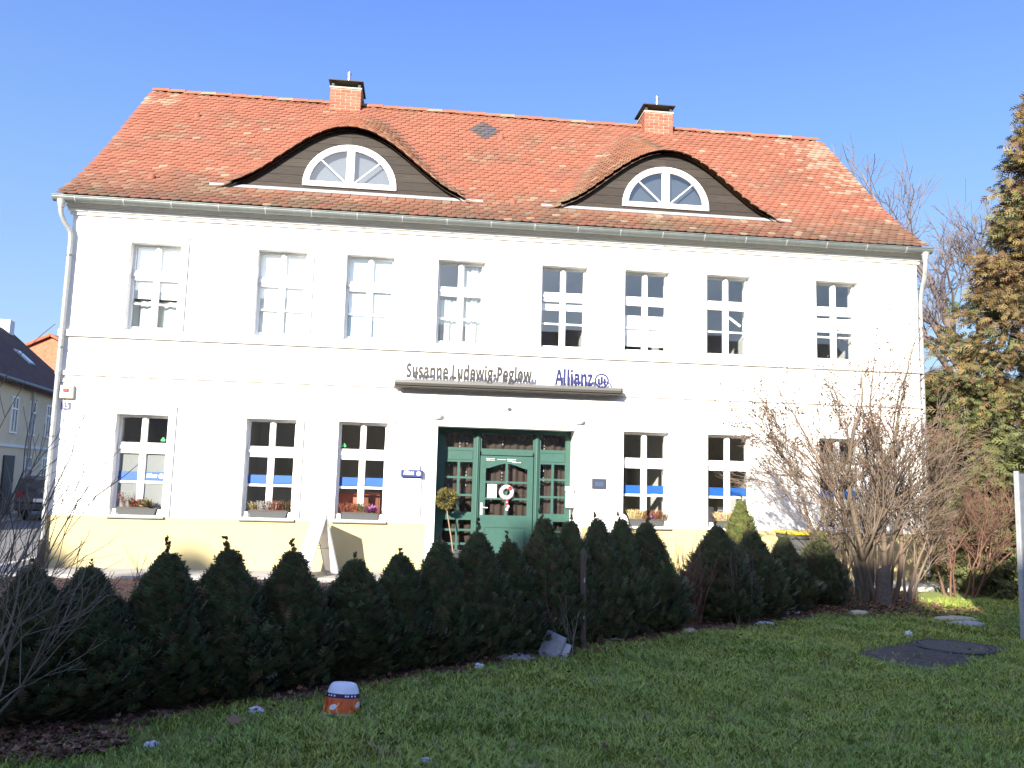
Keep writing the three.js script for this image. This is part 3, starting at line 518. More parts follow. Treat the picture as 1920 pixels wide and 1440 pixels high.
{ // wreath on the door
  const t = thing('wreath', 'white bark wreath with red bow and starred ribbon hanging on the green door', 'wreath', [1.66, 1.53, -.345]), r = rng(8);
  const g = new THREE.TorusGeometry(.105, .042, 10, 36); const p = g.attributes.position; for (let i = 0; i < p.count; i++) { const k = 1 + (r() - .5) * .06; p.setXYZ(i, p.getX(i) * k, p.getY(i) * k, p.getZ(i) * (1 + (r() - .5) * .3)); } g.computeVertexNormals();
  mesh('ring', g, SM({ map: mottled([.42, .41, .40], .5, .09, 256), roughness: .9 }), t);
  const fl = new Tri(); for (let k = 0; k < 40; k++) { const a = r() * 6.28, d = norm3([Math.cos(a), Math.sin(a), .6 + r()]); fl.kite([.055, .085, .03], d, norm3(cross3(d, [0, 0, 1])), .04 + r() * .025, .013, vary([.5, .015, .025], r, .3)); } fl.mesh('bow', M.plant, t);
  mesh('ribbon', [new THREE.PlaneGeometry(.055, .22, 1, 6).rotateZ(-.03).translate(.005, -.20, .035)], M.red, t);
  const star = (s) => { const q = []; for (let i = 0; i < 10; i++) { const a = Math.PI / 2 + i * Math.PI / 5, w = i % 2 ? s * .45 : s; q.push([w * Math.cos(a), w * Math.sin(a)]); } return poly(q, .006); };
  for (const [x, y, s] of [[.03, -.265, .035], [.008, -.318, .035], [.0, -.12, .016], [.006, -.185, .016]]) mesh('star', star(s).translate(x, y, .04), M.whiteMatt, t);
  mesh('hook', pipe([[0, .14, .0], [.0, .19, .0], [.02, .215, .0], [.035, .19, 0]], .005, 16, 6), M.alu, t);
}
tag(mesh('paper_notice', bx(1.29, 1.47, 1.42, 1.68, -.385, -.383), M.whiteMatt), 'white paper notice stuck to the glass of the green door', 'notice');

// ---- curtains and things seen behind the windows
function curtain(x0, x1, y0, y1, z, label, mat, seed) {
  const n = 40, g = new THREE.PlaneGeometry(x1 - x0, y1 - y0, n, 1), p = g.attributes.position; for (let i = 0; i < p.count; i++) { const k = i % (n + 1); p.setZ(i, Math.sin(k * .8 + seed) * .018 + Math.sin(k * .31 + seed * 3) * .02); } g.computeVertexNormals();
  const t = thing('curtain', label, 'curtain', [(x0 + x1) / 2, y0, z], 0, 'curtains in the upper windows'); mesh('cloth', g.translate(0, (y1 - y0) / 2, 0), mat, t); mesh('rod', cyl(.006, .006, V((x0 - x1) / 2, y1 - y0, .0), V((x1 - x0) / 2, y1 - y0, 0), 6), M.alu, t);
}
curtain(-5.45, -4.62, 4.34, 4.90, -.26, 'short white lace curtain in the leftmost upper window', M.lace, 1);
curtain(.60, 1.05, 4.34, 5.88, -.26, 'long white net curtain at the right side of the fourth upper window', M.lace, 2);
curtain(.22, .62, 4.34, 5.22, -.27, 'short white net curtain at the left side of the fourth upper window', M.lace, 3);
{ const t = thing('cabinet', 'orange-red cabinet behind the third ground floor window', 'cabinet', [-1.15, .12, -.75]); const om = SM({ color: rgb(.55, .13, .07), roughness: .6 }); mesh('carcass', rbx(-.42, .40, 0, 1.32, -.2, .2, .01), om, t); mesh('door', rbx(-.40, -.02, .05, 1.28, .2, .216, .005), om, t); mesh('door', rbx(.0, .38, .05, 1.28, .2, .216, .005), SM({ color: rgb(.16, .035, .022), roughness: .6 }), t); }
{ const t = thing('office_chair', 'white chair backs behind the fifth ground floor window', 'chair', [5.99, .12, -.9]); mesh('backrest', [rbx(-.28, -.02, .80, 1.22, 0, .04, .03, 3)], M.whiteMatt, t); mesh('backrest', [rbx(.06, .30, .80, 1.22, 0, .04, .03, 3)], M.whiteMatt, t); mesh('seat', rbx(-.3, .32, .42, .5, -.4, .04, .02, 2), M.darkGrey, t); mesh('leg', [cyl(.02, .02, V(-.25, 0, -.3), V(-.25, .42, -.3), 6), cyl(.02, .02, V(.27, 0, -.3), V(.27, .42, -.3), 6), cyl(.02, .02, V(-.25, 0, .02), V(-.2, .85, .02), 6), cyl(.02, .02, V(.27, 0, .02), V(.2, .85, .02), 6)], M.alu, t); }
{ const t = thing('desk', 'wooden desk with blue folder behind the rightmost ground floor window', 'desk', [8.25, .12, -.9]); mesh('top', rbx(-.5, .5, .72, .75, -.3, .3, .005), M.deskWood, t); mesh('folder', rbx(-.3, .1, .76, .95, -.05, .0, .01), M.film, t); for (const [x, z] of [[-.46, -.26], [.46, -.26], [-.46, .26], [.46, .26]]) mesh('leg', bx(x - .02, x + .02, 0, .72, z - .02, z + .02), M.alu, t); }

// ---- flower boxes
function sprigs(T, r, cx, cz, rad, h, n, cols, lean = .5) {
  for (let k = 0; k < n; k++) {
    const a = r() * 6.28, q = Math.sqrt(r()) * rad, o = [cx + Math.cos(a) * q, 0, cz + Math.sin(a) * q * .5], d = norm3([Math.cos(a) * lean * (.3 + r()), 1, Math.sin(a) * lean * .6 * r() + .1]), L = h * (.6 + r() * .5), c = vary(cols[Math.floor(r() * cols.length)], r, .3);
    T.tube([o, [o[0] + d[0] * L, o[1] + d[1] * L, o[2] + d[2] * L]], .003, .001, 3, c);
    for (let j = 0; j < 7; j++) { const t = .3 + .1 * j, b = [o[0] + d[0] * L * t, o[1] + d[1] * L * t, o[2] + d[2] * L * t], e = norm3([r() - .5, .5 + r() * .5, r() - .5]); T.kite(b, e, norm3(cross3(e, [r() - .5, .1, r() - .5])), .025 + r() * .012, .007, vary(c, r, .25)); }
  }
}
function rosette(T, r, cx, cy, cz, R, n, cols) { for (let k = 0; k < n; k++) { const a = r() * 6.28, e = r() * 1.2, d = norm3([Math.cos(a) * Math.cos(e), Math.sin(e) + .1, Math.sin(a) * Math.cos(e)]), s = norm3(cross3(d, [0, 1, .2])); T.kite([cx + d[0] * R * .2, cy, cz + d[2] * R * .2], d, s, R * (.7 + r() * .5), R * .22, vary(cols[Math.floor(r() * cols.length)], r, .3)); } }
const CREAM = [.34, .27, .15], BROWN = [.12, .05, .028], ORANGE = [.20, .072, .03], OLIVE = [.09, .08, .025], PURPLE = [.13, .04, .12], PALE = [.33, .32, .31], RUST = [.15, .045, .032], LIME = [.20, .21, .06];
const boxes = [
  ['grey window box with dark red sprigs and cream-green leaves on the leftmost sill', [['sprig_plant', -.17, .10, .27, 26, [BROWN, RUST], 's'], ['sprig_plant', .06, .14, .16, 46, [RUST, ORANGE], 's'], ['leaf_plant', .17, .10, .15, 70, [LIME, CREAM, OLIVE], 'r'], ['sprig_plant', -.05, .08, .14, 40, [RUST, BROWN], 's']]],
  ['grey window box with cream, white and rosy heather on the second sill', [['heather', -.24, .09, .15, 60, [CREAM, OLIVE], 's'], ['heather', -.08, .10, .17, 80, [PALE], 's'], ['heather', .12, .13, .18, 110, [RUST, BROWN, [.34, .2, .16]], 's'], ['sprig_plant', .30, .06, .18, 20, [OLIVE, BROWN], 's']]],
  ['grey window box with reddish heather and purple cabbage leaves on the third sill', [['heather', -.2, .14, .18, 90, [RUST, ORANGE], 's'], ['heather', .04, .11, .17, 70, [OLIVE, ORANGE], 's'], ['ornamental_cabbage', .20, .0, .13, 90, [PURPLE, [.33, .12, .30]], 'r']]],
  ['grey window box with cream and orange heather and a purple bloom right of the entrance', [['heather', -.2, .13, .18, 110, [CREAM, [.6, .45, .2]], 's'], ['heather', .1, .18, .17, 150, [ORANGE, BROWN], 's'], ['ornamental_cabbage', .08, .0, .09, 60, [PURPLE, [.4, .15, .4]], 'r'], ['heather', .33, .06, .12, 30, [OLIVE, ORANGE], 's']]],
  ['grey window box with straw-coloured heather behind the sunlit conifer', [['heather', -.12, .18, .18, 140, [CREAM, [.55, .38, .2]], 's'], ['heather', .16, .14, .15, 90, [ORANGE, CREAM], 's']]]];
boxes.forEach(([label, plants], i) => {
  const x = GRX[i] + UW / 2 + (i === 1 ? .03 : .02), r = rng(300 + i), t = thing('flower_box', label, 'flower box', [x, GY0 - .003, -.02], 0, 'flower boxes on the ground floor sills');
  const tr = poly([[-.31, 0], [.31, 0], [.34, .125], [-.34, .125]], .13).translate(0, 0, -.06);
  mesh('trough', [tr, bx(-.35, .35, .115, .13, -.066, .076)], M.trough, t); mesh('soil', bx(-.32, .32, .131, .135, -.055, .065), M.mulch, t);
  for (const s of [-1, 1]) mesh('cup', new THREE.CylinderGeometry(.038, .045, .10, 14).translate(s * .385, .05, .01), M.white, t);
  for (const [name, px, rad, h, n, cols, kind] of plants) { const T = new Tri(); if (kind === 's') sprigs(T, r, px, 0, rad, h, n, cols); else rosette(T, r, px, .02, .05, h, n, cols); const m = T.mesh(name, M.plant, t); m.position.set(0, .13, .01); }
});
// ---- topiary ball in a pot at the entrance
{
  const t = thing('topiary', 'clipped yellow-green ball tree on a thin stem in a dark pot at the entrance', 'potted tree', [.66, .10, -.04]), r = rng(64), T = new Tri();
  mesh('pot', [new THREE.LatheGeometry([[.0, 0], [.12, 0], [.17, .30], [.18, .30], [.18, .34], [.16, .34], [.14, .30], [0, .29]].map((p) => new THREE.Vector2(...p)), 24)], M.trough, t); mesh('soil', new THREE.CylinderGeometry(.15, .15, .01, 20).translate(0, .31, 0), M.mulch, t);
  const st = new Tri(); st.tube([[0, .3, 0], [-.05, .6, .0], [-.12, .95, 0], [-.16, 1.2, 0]], .014, .011, 7, [.24, .18, .12]); st.mesh('stem', M.plant, t);
  for (let k = 0; k < 1500; k++) { const u = r() * 2 - 1, a = r() * 6.28, q = Math.sqrt(1 - u * u), n = [q * Math.cos(a), u, q * Math.sin(a)], R = .185 * (.55 + .5 * Math.sqrt(r())), d = norm3([n[0] + (r() - .5), n[1] + (r() - .5) + .2, n[2] + (r() - .5)]); T.kite([-.16 + n[0] * R, 1.29 + n[1] * R * .95, n[2] * R], d, norm3(cross3(d, [r() - .5, r() - .5, r() - .5])), .045, .012, vary([.14, .12, .025], r, .35)); }
  T.mesh('crown', M.leaf, t);
  mesh('stone', new THREE.DodecahedronGeometry(.09, 1).scale(1.3, .8, 1).translate(.10, .05, .22), M.kerb, t);
}
// ---- A-frame sign on the pavement
{
  const t = thing('pavement_sign', 'white A-frame pavement sign with silver frame left of the entrance', 'pavement sign', [-1.70, .03, .82], .49), r = rng(3);
  const leafPanel = (s) => { const g = new THREE.Group(); g.name = 'panel'; g.rotation.z = s * .27; g.position.set(0, 1.04, 0); t.add(g); const L = 1.08; mesh('frame', [rbx(-.012, .012, -L, 0, -.31, -.275, .004), rbx(-.012, .012, -L, 0, .275, .31, .004), rbx(-.012, .012, -.035, 0, -.275, .275, .004), rbx(-.012, .012, -L + .05, -L + .085, -.275, .275, .004)], M.zincPale, g); mesh('face', bx(-.006, .006, -L + .085, -.035, -.275, .275), M.whiteMatt, g); if (s < 0) mesh('print', bx(-.0085, -.0075, -.5, -.4, -.15, .12), SM({ color: rgb(.4, .3, .22), roughness: .8 }), g); };
  leafPanel(-1); leafPanel(1);
  mesh('hinge', cyl(.014, .014, V(0, 1.045, -.30), V(0, 1.045, .30), 8), M.steel, t); mesh('stay', [cyl(.005, .005, V(-.15, .5, -.26), V(.15, .5, -.26), 6), cyl(.005, .005, V(-.15, .5, .26), V(.15, .5, .26), 6)], M.zincDark, t);
}
{
  const t = thing('poster_stand', 'white tube-framed poster stand on the pavement right of the entrance', 'poster stand', [3.62, .03, .55], -.15);
  const loop = (w, h) => pipe([[-w, .1, 0], [-w, h - .06, 0], [-w + .05, h, 0], [w - .05, h, 0], [w, h - .06, 0], [w, .1, 0]], .014, 60, 8);
  mesh('frame', loop(.17, 1.16), M.white, t); mesh('poster', rbx(-.155, .155, .2, 1.13, -.005, .005, .003), M.whiteMatt, t); mesh('poster_print', [bx(.03, .145, .9, 1.08, .0052, .0062), bx(-.15, -.125, .22, 1.1, .0052, .0062)], SM({ color: rgb(.12, .14, .28), roughness: .6 }), t);
  mesh('foot', pipe([[.17, .72, 0], [.24, .70, .0], [.28, .6, .02], [.29, .1, .06], [.29, .0, .06]], .016, 24, 8), M.white, t); mesh('foot', pipe([[-.17, .2, 0], [-.19, .05, .1], [-.19, .0, .2]], .016, 12, 8), M.white, t); mesh('base', rbx(-.22, .32, 0, .1, -.14, .14, .02, 2), M.darkGrey, t);
}
console.log('facade done');
// ---------------------------------------------------------------- plants
function spray(T, o, d, s, L, W, col, r, tip) {            // flat conifer frond: midrib leaf and forked side leaflets
  T.kite(o, d, s, L, W * .13, tip);
  for (let k = 0; k < 6; k++) { const t = .08 + k * .14, sg = k % 2 ? 1 : -1, b = [o[0] + d[0] * L * t, o[1] + d[1] * L * t, o[2] + d[2] * L * t], e = norm3([d[0] + s[0] * sg * 1.0, d[1] + s[1] * sg * 1.0, d[2] + s[2] * sg * 1.0]); T.kite(b, e, norm3(cross3(cross3(d, s), e)), L * (.66 - t * .5), W * .12, k > 2 ? tip : col); }
}
// arborvitae: a spindle of fronds on a short trunk with loose leaders at the top
function thujaGeo(seed, h, R, cols, n, leaders) {
  const r = rng(seed), T = new Tri(), N = fbm(seed);
  const rad = (t) => R * (t < .3 ? lerp(.80, 1, Math.sin(t / .3 * Math.PI / 2)) : Math.pow(clamp(1 - (t - .3) / .7, 0, 1), .92));
  for (let k = 0; k < n; k++) {
    const t = Math.pow(r(), 1.05) * .995, a = r() * 6.283, bump = .62 + .8 * N(a / 6.283, t * .9, 4), inner = r() < .3 ? .55 + r() * .35 : r() < .07 ? 1.05 + r() * .3 : .88 + r() * .2, q = Math.max(.012, rad(t) * bump * inner);
    const o = [Math.cos(a) * q, t * h + .03, Math.sin(a) * q], d = norm3([Math.cos(a) * (.8 - t * .3) + (r() - .5) * .7, .55 + t * .7 + (r() - .5) * .5, Math.sin(a) * (.8 - t * .3) + (r() - .5) * .7]);
    const s = norm3([-Math.sin(a) + (r() - .5) * 1.4, (r() - .5) * .9, Math.cos(a) + (r() - .5) * 1.4]), c = vary(cols[Math.floor(Math.pow(r(), 1.6) * cols.length)], r, .35);
    spray(T, o, d, norm3(cross3(cross3(d, s), d)), .085 + r() * .05, .075, c, r, c.map((v) => v * 1.25));
  }
  for (let k = 0; k < leaders; k++) {                       // thin shoots above the crown
    const a = r() * 6.28, q = k === 0 ? .01 : r() * R * .3, H = (k === 0 ? .30 : .13) + r() * .14, o = [Math.cos(a) * q, h * (.86 - q * .8), Math.sin(a) * q], lean = [(r() - .5) * .25, 1, (r() - .5) * .25];
    T.tube([o, [o[0] + lean[0] * H * .5, o[1] + H * .5, o[2] + lean[2] * H * .5], [o[0] + lean[0] * H, o[1] + H, o[2] + lean[2] * H]], .006, .002, 4, [.10, .075, .035]);
    for (let j = 0; j < 46; j++) { const t = Math.pow(r(), 1.15), b = [o[0] + lean[0] * H * t, o[1] + H * t, o[2] + lean[2] * H * t], e = norm3([r() - .5, .35 + r() * .6, r() - .5]), c = vary([.12, .11, .04], r, .4); spray(T, b, e, norm3(cross3(e, [r() - .5, .3, r() - .5])), .035 + (.03 + r() * .05) * (1 - t), .06, c, r, c.map((v) => v * 1.3)); }
  }
  return T.geo();
}
const HG = [[.085, .115, .05], [.10, .125, .052], [.12, .115, .05], [.15, .11, .06]];
const hedgeGeos = [0, 1, 2, 3, 4, 5].map((i) => thujaGeo(700 + i * 13, 1, .37, HG, 4800, i % 2 + 2));
const trunkGeo = (() => { const T = new Tri(); T.tube([[0, -.05, 0], [.01, .4, 0], [0, .85, 0]], .035, .01, 7, [.08, .06, .045]); return T.geo(); })();
const hedge = [
  [-2.72, 9.19, 0.94, 'leftmost dark conifer of the hedge, behind the bare corner shrub'], [-2.41, 8.99, 0.92, 'second dark hedge conifer from the left, with a low rounded top'], [-1.94, 8.67, 1.00, 'third dark hedge conifer from the left, with a short leafy tip'], [-1.54, 8.40, 1.01, 'fourth dark hedge conifer from the left, with a long leafy tip'],
  [-1.07, 8.08, 0.98, 'dark hedge conifer directly in front of the left legs of the A-frame sign'], [-0.56, 7.75, 0.90, 'low dark hedge conifer right in front of the A-frame sign'], [-0.16, 7.48, 0.92, 'dark hedge conifer in front of the sign shadow on the yellow plinth'], [0.22, 7.22, 1.02, 'dark hedge conifer in front of the left door jamb'],
  [0.61, 6.96, 1.09, 'dark hedge conifer in front of the potted ball tree'], [0.97, 6.72, 1.00, 'dark hedge conifer in front of the door leaf, lower than its neighbours'], [1.37, 6.45, 1.21, 'tall dark hedge conifer in front of the right side light of the door'], [1.70, 6.23, 1.18, 'dark hedge conifer right behind the wooden stake'],
  [2.07, 5.98, 1.20, 'dark hedge conifer with the tallest thin shoot, right of the wooden stake'], [2.41, 5.75, 1.19, 'dark hedge conifer in front of the poster stand'], [2.79, 5.49, 1.15, 'last dark conifer of the hedge before the gap'],
  [3.99, 4.69, 1.09, 'broad dark conifer just right of the gap in the hedge'], [4.66, 4.23, 1.04, 'dark conifer in front of the sunlit pointed conifer'], [5.34, 3.78, 0.95, 'dark conifer left of the yellow-lidded bin'], [6.14, 3.24, 1.00, 'dark conifer right below the yellow-lidded bin']];
hedge.forEach(([x, z, h, label], i) => {
  const t = thing('hedge_conifer', label, 'conifer', [x, -.01, z], i * 1.93, 'conifers planted in a diagonal hedge'), w = [1.1, 1.08, 1.08, 1.08, 1.1, 1.08, 1.05, 1.0, 1.05, 1.0, 1.05, .98, .98, .98, 1.1, 1.25, 1.1, .95, .95][i];
  const f = new THREE.Mesh(hedgeGeos[i === 12 ? 2 : (i * 5 + 1) % 6], M.leaf); f.name = 'foliage'; f.scale.set(w, h, w); f.castShadow = f.receiveShadow = true; t.add(f);
  const k = new THREE.Mesh(trunkGeo, M.plant); k.name = 'trunk'; k.scale.set(1, h, 1); k.castShadow = k.receiveShadow = true; t.add(k);
});
{ const t = thing('pointed_conifer', 'sunlit yellow-green pointed conifer in front of the fifth ground floor window', 'conifer', [4.92, 0, 3.2]); const f = new THREE.Mesh(thujaGeo(951, 1.42, .36, [[.10, .12, .03], [.13, .13, .035], [.075, .095, .025]], 4200, 2), M.leaf); f.name = 'foliage'; f.castShadow = f.receiveShadow = true; t.add(f); const k = new THREE.Mesh(trunkGeo, M.plant); k.name = 'trunk'; k.castShadow = k.receiveShadow = true; t.add(k); }
// ---- bare woody plants
function limb(T, o, d, L, r0, depth, P, r, tips) {
  const n = depth === 0 ? 3 : 4, pts = [o]; let p = o, dir = d;
  for (let i = 0; i < n; i++) { dir = norm3([dir[0] + (r() - .5) * P.wig, dir[1] + (r() - .5) * P.wig + P.up, dir[2] + (r() - .5) * P.wig]); p = [p[0] + dir[0] * L / n, p[1] + dir[1] * L / n, p[2] + dir[2] * L / n]; pts.push(p); }
  const r1 = Math.max(P.min, r0 * P.taper); T.tube(pts, r0, depth === 0 ? P.min * .6 : r1, r0 > .03 ? 7 : r0 > .008 ? 5 : 3, vary(P.col, r, .25));
  if (depth === 0) { tips.push([p, dir]); return; }
  const m = P.split[0] + Math.floor(r() * (P.split[1] - P.split[0] + 1));
  for (let k = 0; k < m; k++) {
    const t = k === 0 ? 1 : .3 + r() * .7, q = t * n, i = Math.min(n - 1, Math.floor(q)), f = q - i, b = [0, 1, 2].map((c) => lerp(pts[i][c], pts[i + 1][c], f)), a = r() * 6.28, sp = k === 0 ? P.spread * .35 : P.spread * (.7 + r() * .6);
    const s1_ = norm3(cross3(dir, [r() - .5, r() - .5, r() - .5])), nd = norm3([dir[0] + s1_[0] * sp, dir[1] + s1_[1] * sp, dir[2] + s1_[2] * sp]);
    limb(T, b, nd, L * (P.len * (.75 + r() * .45)), (k === 0 ? r1 : r1 * (.55 + r() * .25)), depth - 1, P, r, tips);
  }
}
function woody(parent, seed, stems, P, trunkName = 'stem', twigName = 'twigs') {
  const r = rng(seed), tips = [];
  const B = new Tri();
  stems.forEach(([o, d, L, r0, depth]) => limb(B, o, norm3(d), L, r0, depth, P, r, tips));
  B.mesh(trunkName, M.plant, parent); return [tips, r];
}
{ // large bare shrub in front of the right end of the house
  const t = thing('bare_shrub', 'large bare many-stemmed shrub with a few dry leaves at the right end of the house', 'shrub', [7.15, 0, 2.95]), P = { wig: .34, up: .02, taper: .62, min: .005, split: [2, 4], spread: .5, len: .66, col: [.15, .11, .08] };
  const st = [[-.45, -.34, 1.3, .042], [-.22, -.12, 1.6, .05], [-.05, .0, 1.75, .055], [.1, .12, 1.75, .05], [.28, .2, 1.6, .055], [.5, .42, 1.3, .045], [-.35, -.6, 1.15, .032], [.62, .62, 1.1, .036], [0.05, -.1, 1.25, .04], [.3, .0, 1.3, .04], [-.15, .22, 1.0, .03], [.75, .8, .8, .03], [-.5, -.85, .75, .028], [-.6, -.5, .9, .022], [-.3, -.35, 1.2, .024], [.15, .3, 1.3, .024], [.45, .1, 1.4, .024], [.6, .35, 1.2, .024], [-.1, -.3, 1.4, .026], [.3, .55, 1.1, .022], [0, .1, 1.5, .026], [.9, .6, .9, .02], [-.4, -.1, 1.2, .02]].map(([x, dx, L, r0], i) => [[x * .75, -.02, ((i * 37) % 10 - 5) * .05], [dx * .72 - .06, 1, ((i * 53) % 10 - 5) * .07], L, r0, 5]);
  const [tips, r] = woody(t, 31, st.map((s) => s), P, 'stem');
  const Lf = new Tri(); for (const [p, d] of tips) if (p[1] > 2.5 && r() < .8 || p[1] > 1.9 && r() < .06) for (let k = 0; k < 2; k++) { const e = norm3([r() - .5, r() * .8 - .5, r() - .5]); Lf.kite([p[0] + (r() - .5) * .04, p[1] - r() * .06, p[2] + (r() - .5) * .04], e, norm3(cross3(e, [r() - .5, .4, r() - .5])), .045 + r() * .03, .014, vary([.13, .06, .035], r, .4)); } Lf.mesh('dry_leaves', M.leaf, t);
  { const g = new THREE.LatheGeometry([[.15, -.05], [.12, .08], [.105, .3], [.1, .5], [.085, .56], [0, .585]].map((p) => new THREE.Vector2(...p)), 18), p = g.attributes.position; for (let i = 0; i < p.count; i++) { const a = Math.atan2(p.getZ(i), p.getX(i)), k = 1 + .1 * Math.sin(a * 3 + p.getY(i) * 4) + .05 * Math.sin(a * 7); p.setX(i, p.getX(i) * k + p.getY(i) * .06); p.setZ(i, p.getZ(i) * k); p.setY(i, p.getY(i) + p.getX(i) * (p.getY(i) > .5 ? .4 : 0)); } g.computeVertexNormals(); mesh('stump', g.translate(0, 0, .3), M.bark, t); }
}
{ const t = thing('reddish_shrub', 'dense reddish-brown leafless shrub between the house corner and the tall conifer', 'shrub', [9.35, 0, 1.9]); const P = { wig: .4, up: .04, taper: .6, min: .003, split: [3, 4], spread: .7, len: .68, col: [.17, .09, .065] }; const st = []; for (let i = 0; i < 12; i++) { const a = i * 2.4; st.push([[Math.cos(a) * .25, -.02, Math.sin(a) * .25], [Math.cos(a) * .4 + .05, 1, Math.sin(a) * .35], .8 + (i % 5) * .09, .02, 4]); } woody(t, 77, st, P); }
{ const t = thing('corner_shrub', 'bare grey shrub with long curved stems at the lower left corner', 'shrub', [-2.83, 0, 10.1]); const P = { wig: .3, up: .05, taper: .66, min: .0028, split: [2, 3], spread: .5, len: .72, col: [.2, .165, .14] }; const st = [[.0, .05, .8, .016], [.08, .35, .7, .014], [-.08, -.3, .8, .016], [.15, .55, .55, .012], [-.15, .15, .85, .014], [.1, -.1, .75, .012], [.2, .7, .5, .010], [0, .22, .9, .013], [-.1, .4, .7, .011], [.12, .05, .95, .012], [-.05, -.15, .9, .012], [.05, .45, .8, .012]].map(([x, dx, L, r0], i) => [[x, -.02, (i % 3 - 1) * .1], [dx, 1, (i % 4 - 1.5) * .12], L, r0, 4]); woody(t, 55, st, P); }
for (const [x, z, seed, h, n, label, col, sp] of [[-3.9, 3.2, 5, .5, 4, 'small thin sapling of bare twigs in the mulch bed at the left', [.17, .10, .07], .3], [1.52, 6.95, 6, .42, 6, 'thin pale bare twigs beside the wooden stake', [.26, .22, .17], .35], [3.45, 5.2, 7, .62, 34, 'dark red dry stalks in the gap of the hedge', [.17, .085, .065], .2], [4.15, 5.15, 8, .75, 9, 'grey bare twigs in front of the broad dark conifer', [.15, .12, .10], .35], [6.35, 3.9, 9, .5, 10, 'tuft of narrow dark leaves left of the shrub trunks', [.06, .075, .045], .5], [10.4, 2.6, 10, .55, 12, 'pale dry twigs at the foot of the tall conifer', [.34, .22, .13], .5]]) {
  const t = thing('twiggy_plant', label, 'plant', [x, 0, z]); const P = { wig: .25, up: .06, taper: .6, min: .0022, split: [2, 3], spread: .45, len: .62, col }; const r = rng(seed * 91), st = []; for (let i = 0; i < n; i++) st.push([[(r() - .5) * .35, -.02, (r() - .5) * .25], [(r() - .5) * sp * 2, 1, (r() - .5) * sp * 2], h * (.6 + r() * .4), .007, 2]); woody(t, seed, st, P);
}
{ // tall bare tree behind the house
  const t = thing('bare_tree', 'tall leafless tree behind the right end of the house', 'tree', [15.0, 0, -6]); const P = { wig: .26, up: .025, taper: .66, min: .0095, split: [3, 4], spread: .74, len: .68, col: [.15, .12, .12] };
  const T = new Tri(); T.tube([[0, -.1, 0], [.08, 2, 0], [.15, 4, 0], [.2, 5.4, 0]], .24, .15, 10, [.17, .145, .11]); T.mesh('trunk', M.plant, t);
  const st = [[.2, 5.3, .05, 1, 2.3, .14], [.15, 4.6, -.75, .8, 2.1, .085], [.15, 4.2, .7, .9, 2.0, .085], [.2, 5.0, -.35, .9, 2.2, .10], [.2, 5.2, .4, 1, 2.2, .10], [.1, 3.2, -.95, .35, 2.0, .075], [.1, 3.6, .9, .5, 1.9, .07], [.1, 2.6, -1, .25, 1.8, .06], [.2, 5.4, -.2, 1, 2.6, .11], [.2, 5.4, .3, 1, 2.6, .1], [.12, 3.9, -.85, .55, 2.0, .07]].map(([x, y, dx, dy, L, r0], i) => [[x, y, 0], [dx, dy, ((i * 7) % 5 - 2) * .22], L, r0, 6]);
  woody(t, 19, st.map((s, i) => [s[0], s[1], s[2], s[3], 5]), P, 'crown');
}
function cypress(label, x, z, H, R, seed, nb, bias) {      // broad conifer: drooping fronds in clumps along many branches
  const t = thing('cypress', label, 'conifer', [x, 0, z]), r = rng(seed), T = new Tri(), B = new Tri();
  B.tube([[0, -.1, 0], [.05, H * .3, 0], [0, H * .65, 0], [0, H * .96, 0]], .02 * H, .03, 9, [.12, .085, .06]);
  const N = fbm(seed + 505);
  for (let b = 0; b < nb; b++) {
    const y = .1 + Math.pow(r(), 1.15) * (H - .4), t1 = y / H, a = r() * 6.283, Lb = (R * Math.pow(1 - t1, .66) * (.66 + .6 * N(a / 6.283, t1 * 1.5, 4)) + .2) * (.75 + r() * .3), up = .15 + t1 * .5 - (y < 1.5 ? .15 : 0);
    const d = norm3([Math.cos(a), up, Math.sin(a)]), tip = [d[0] * Lb, y + d[1] * Lb * .6, d[2] * Lb];
    if (r() < .5) B.tube([[0, y, 0], [tip[0] * .5, lerp(y, tip[1], .6), tip[2] * .5], tip], .02, .005, 4, [.11, .08, .055]);
    const green = clamp(bias - y * .11 + (N(a / 6.283 + .3, t1 * 2, 3) - .5) * 2.2, 0, 1), n = 46;
    for (let k = 0; k < n; k++) {
      const u = .34 + .68 * Math.pow(r(), .75), o = [tip[0] * u + (r() - .5) * .36, lerp(y, tip[1], u) + (r() - .5) * .30, tip[2] * u + (r() - .5) * .36], e = norm3([d[0] + (r() - .5) * 1.3, -.25 + (r() - .5) * 1.1, d[2] + (r() - .5) * 1.3]);
      const g = r() < green, c = vary(g ? [.095, .105, .032] : r() < .72 ? [.16, .112, .036] : [.115, .062, .03], r, .35);
      spray(T, o, e, norm3(cross3(e, [r() - .5, r() - .5, r() - .5])), .13 + r() * .13, .11, c, r, c.map((v) => v * 1.2));
    }
  }
  B.mesh('trunk', M.plant, t); T.mesh('foliage', M.leaf, t);
}
cypress('big half-browned conifer right of the house, reaching above the eaves', 13.3, .4, 10.7, 3.5, 404, 880, .85);
cypress('low light green conifer at the foot of the tall browned one', 11.2, 1.6, 3.1, 1.7, 515, 260, 1.5);
cypress('olive conifer standing behind the tall browned one beside the house', 13.4, -4.0, 4.9, 2.4, 626, 360, .8);

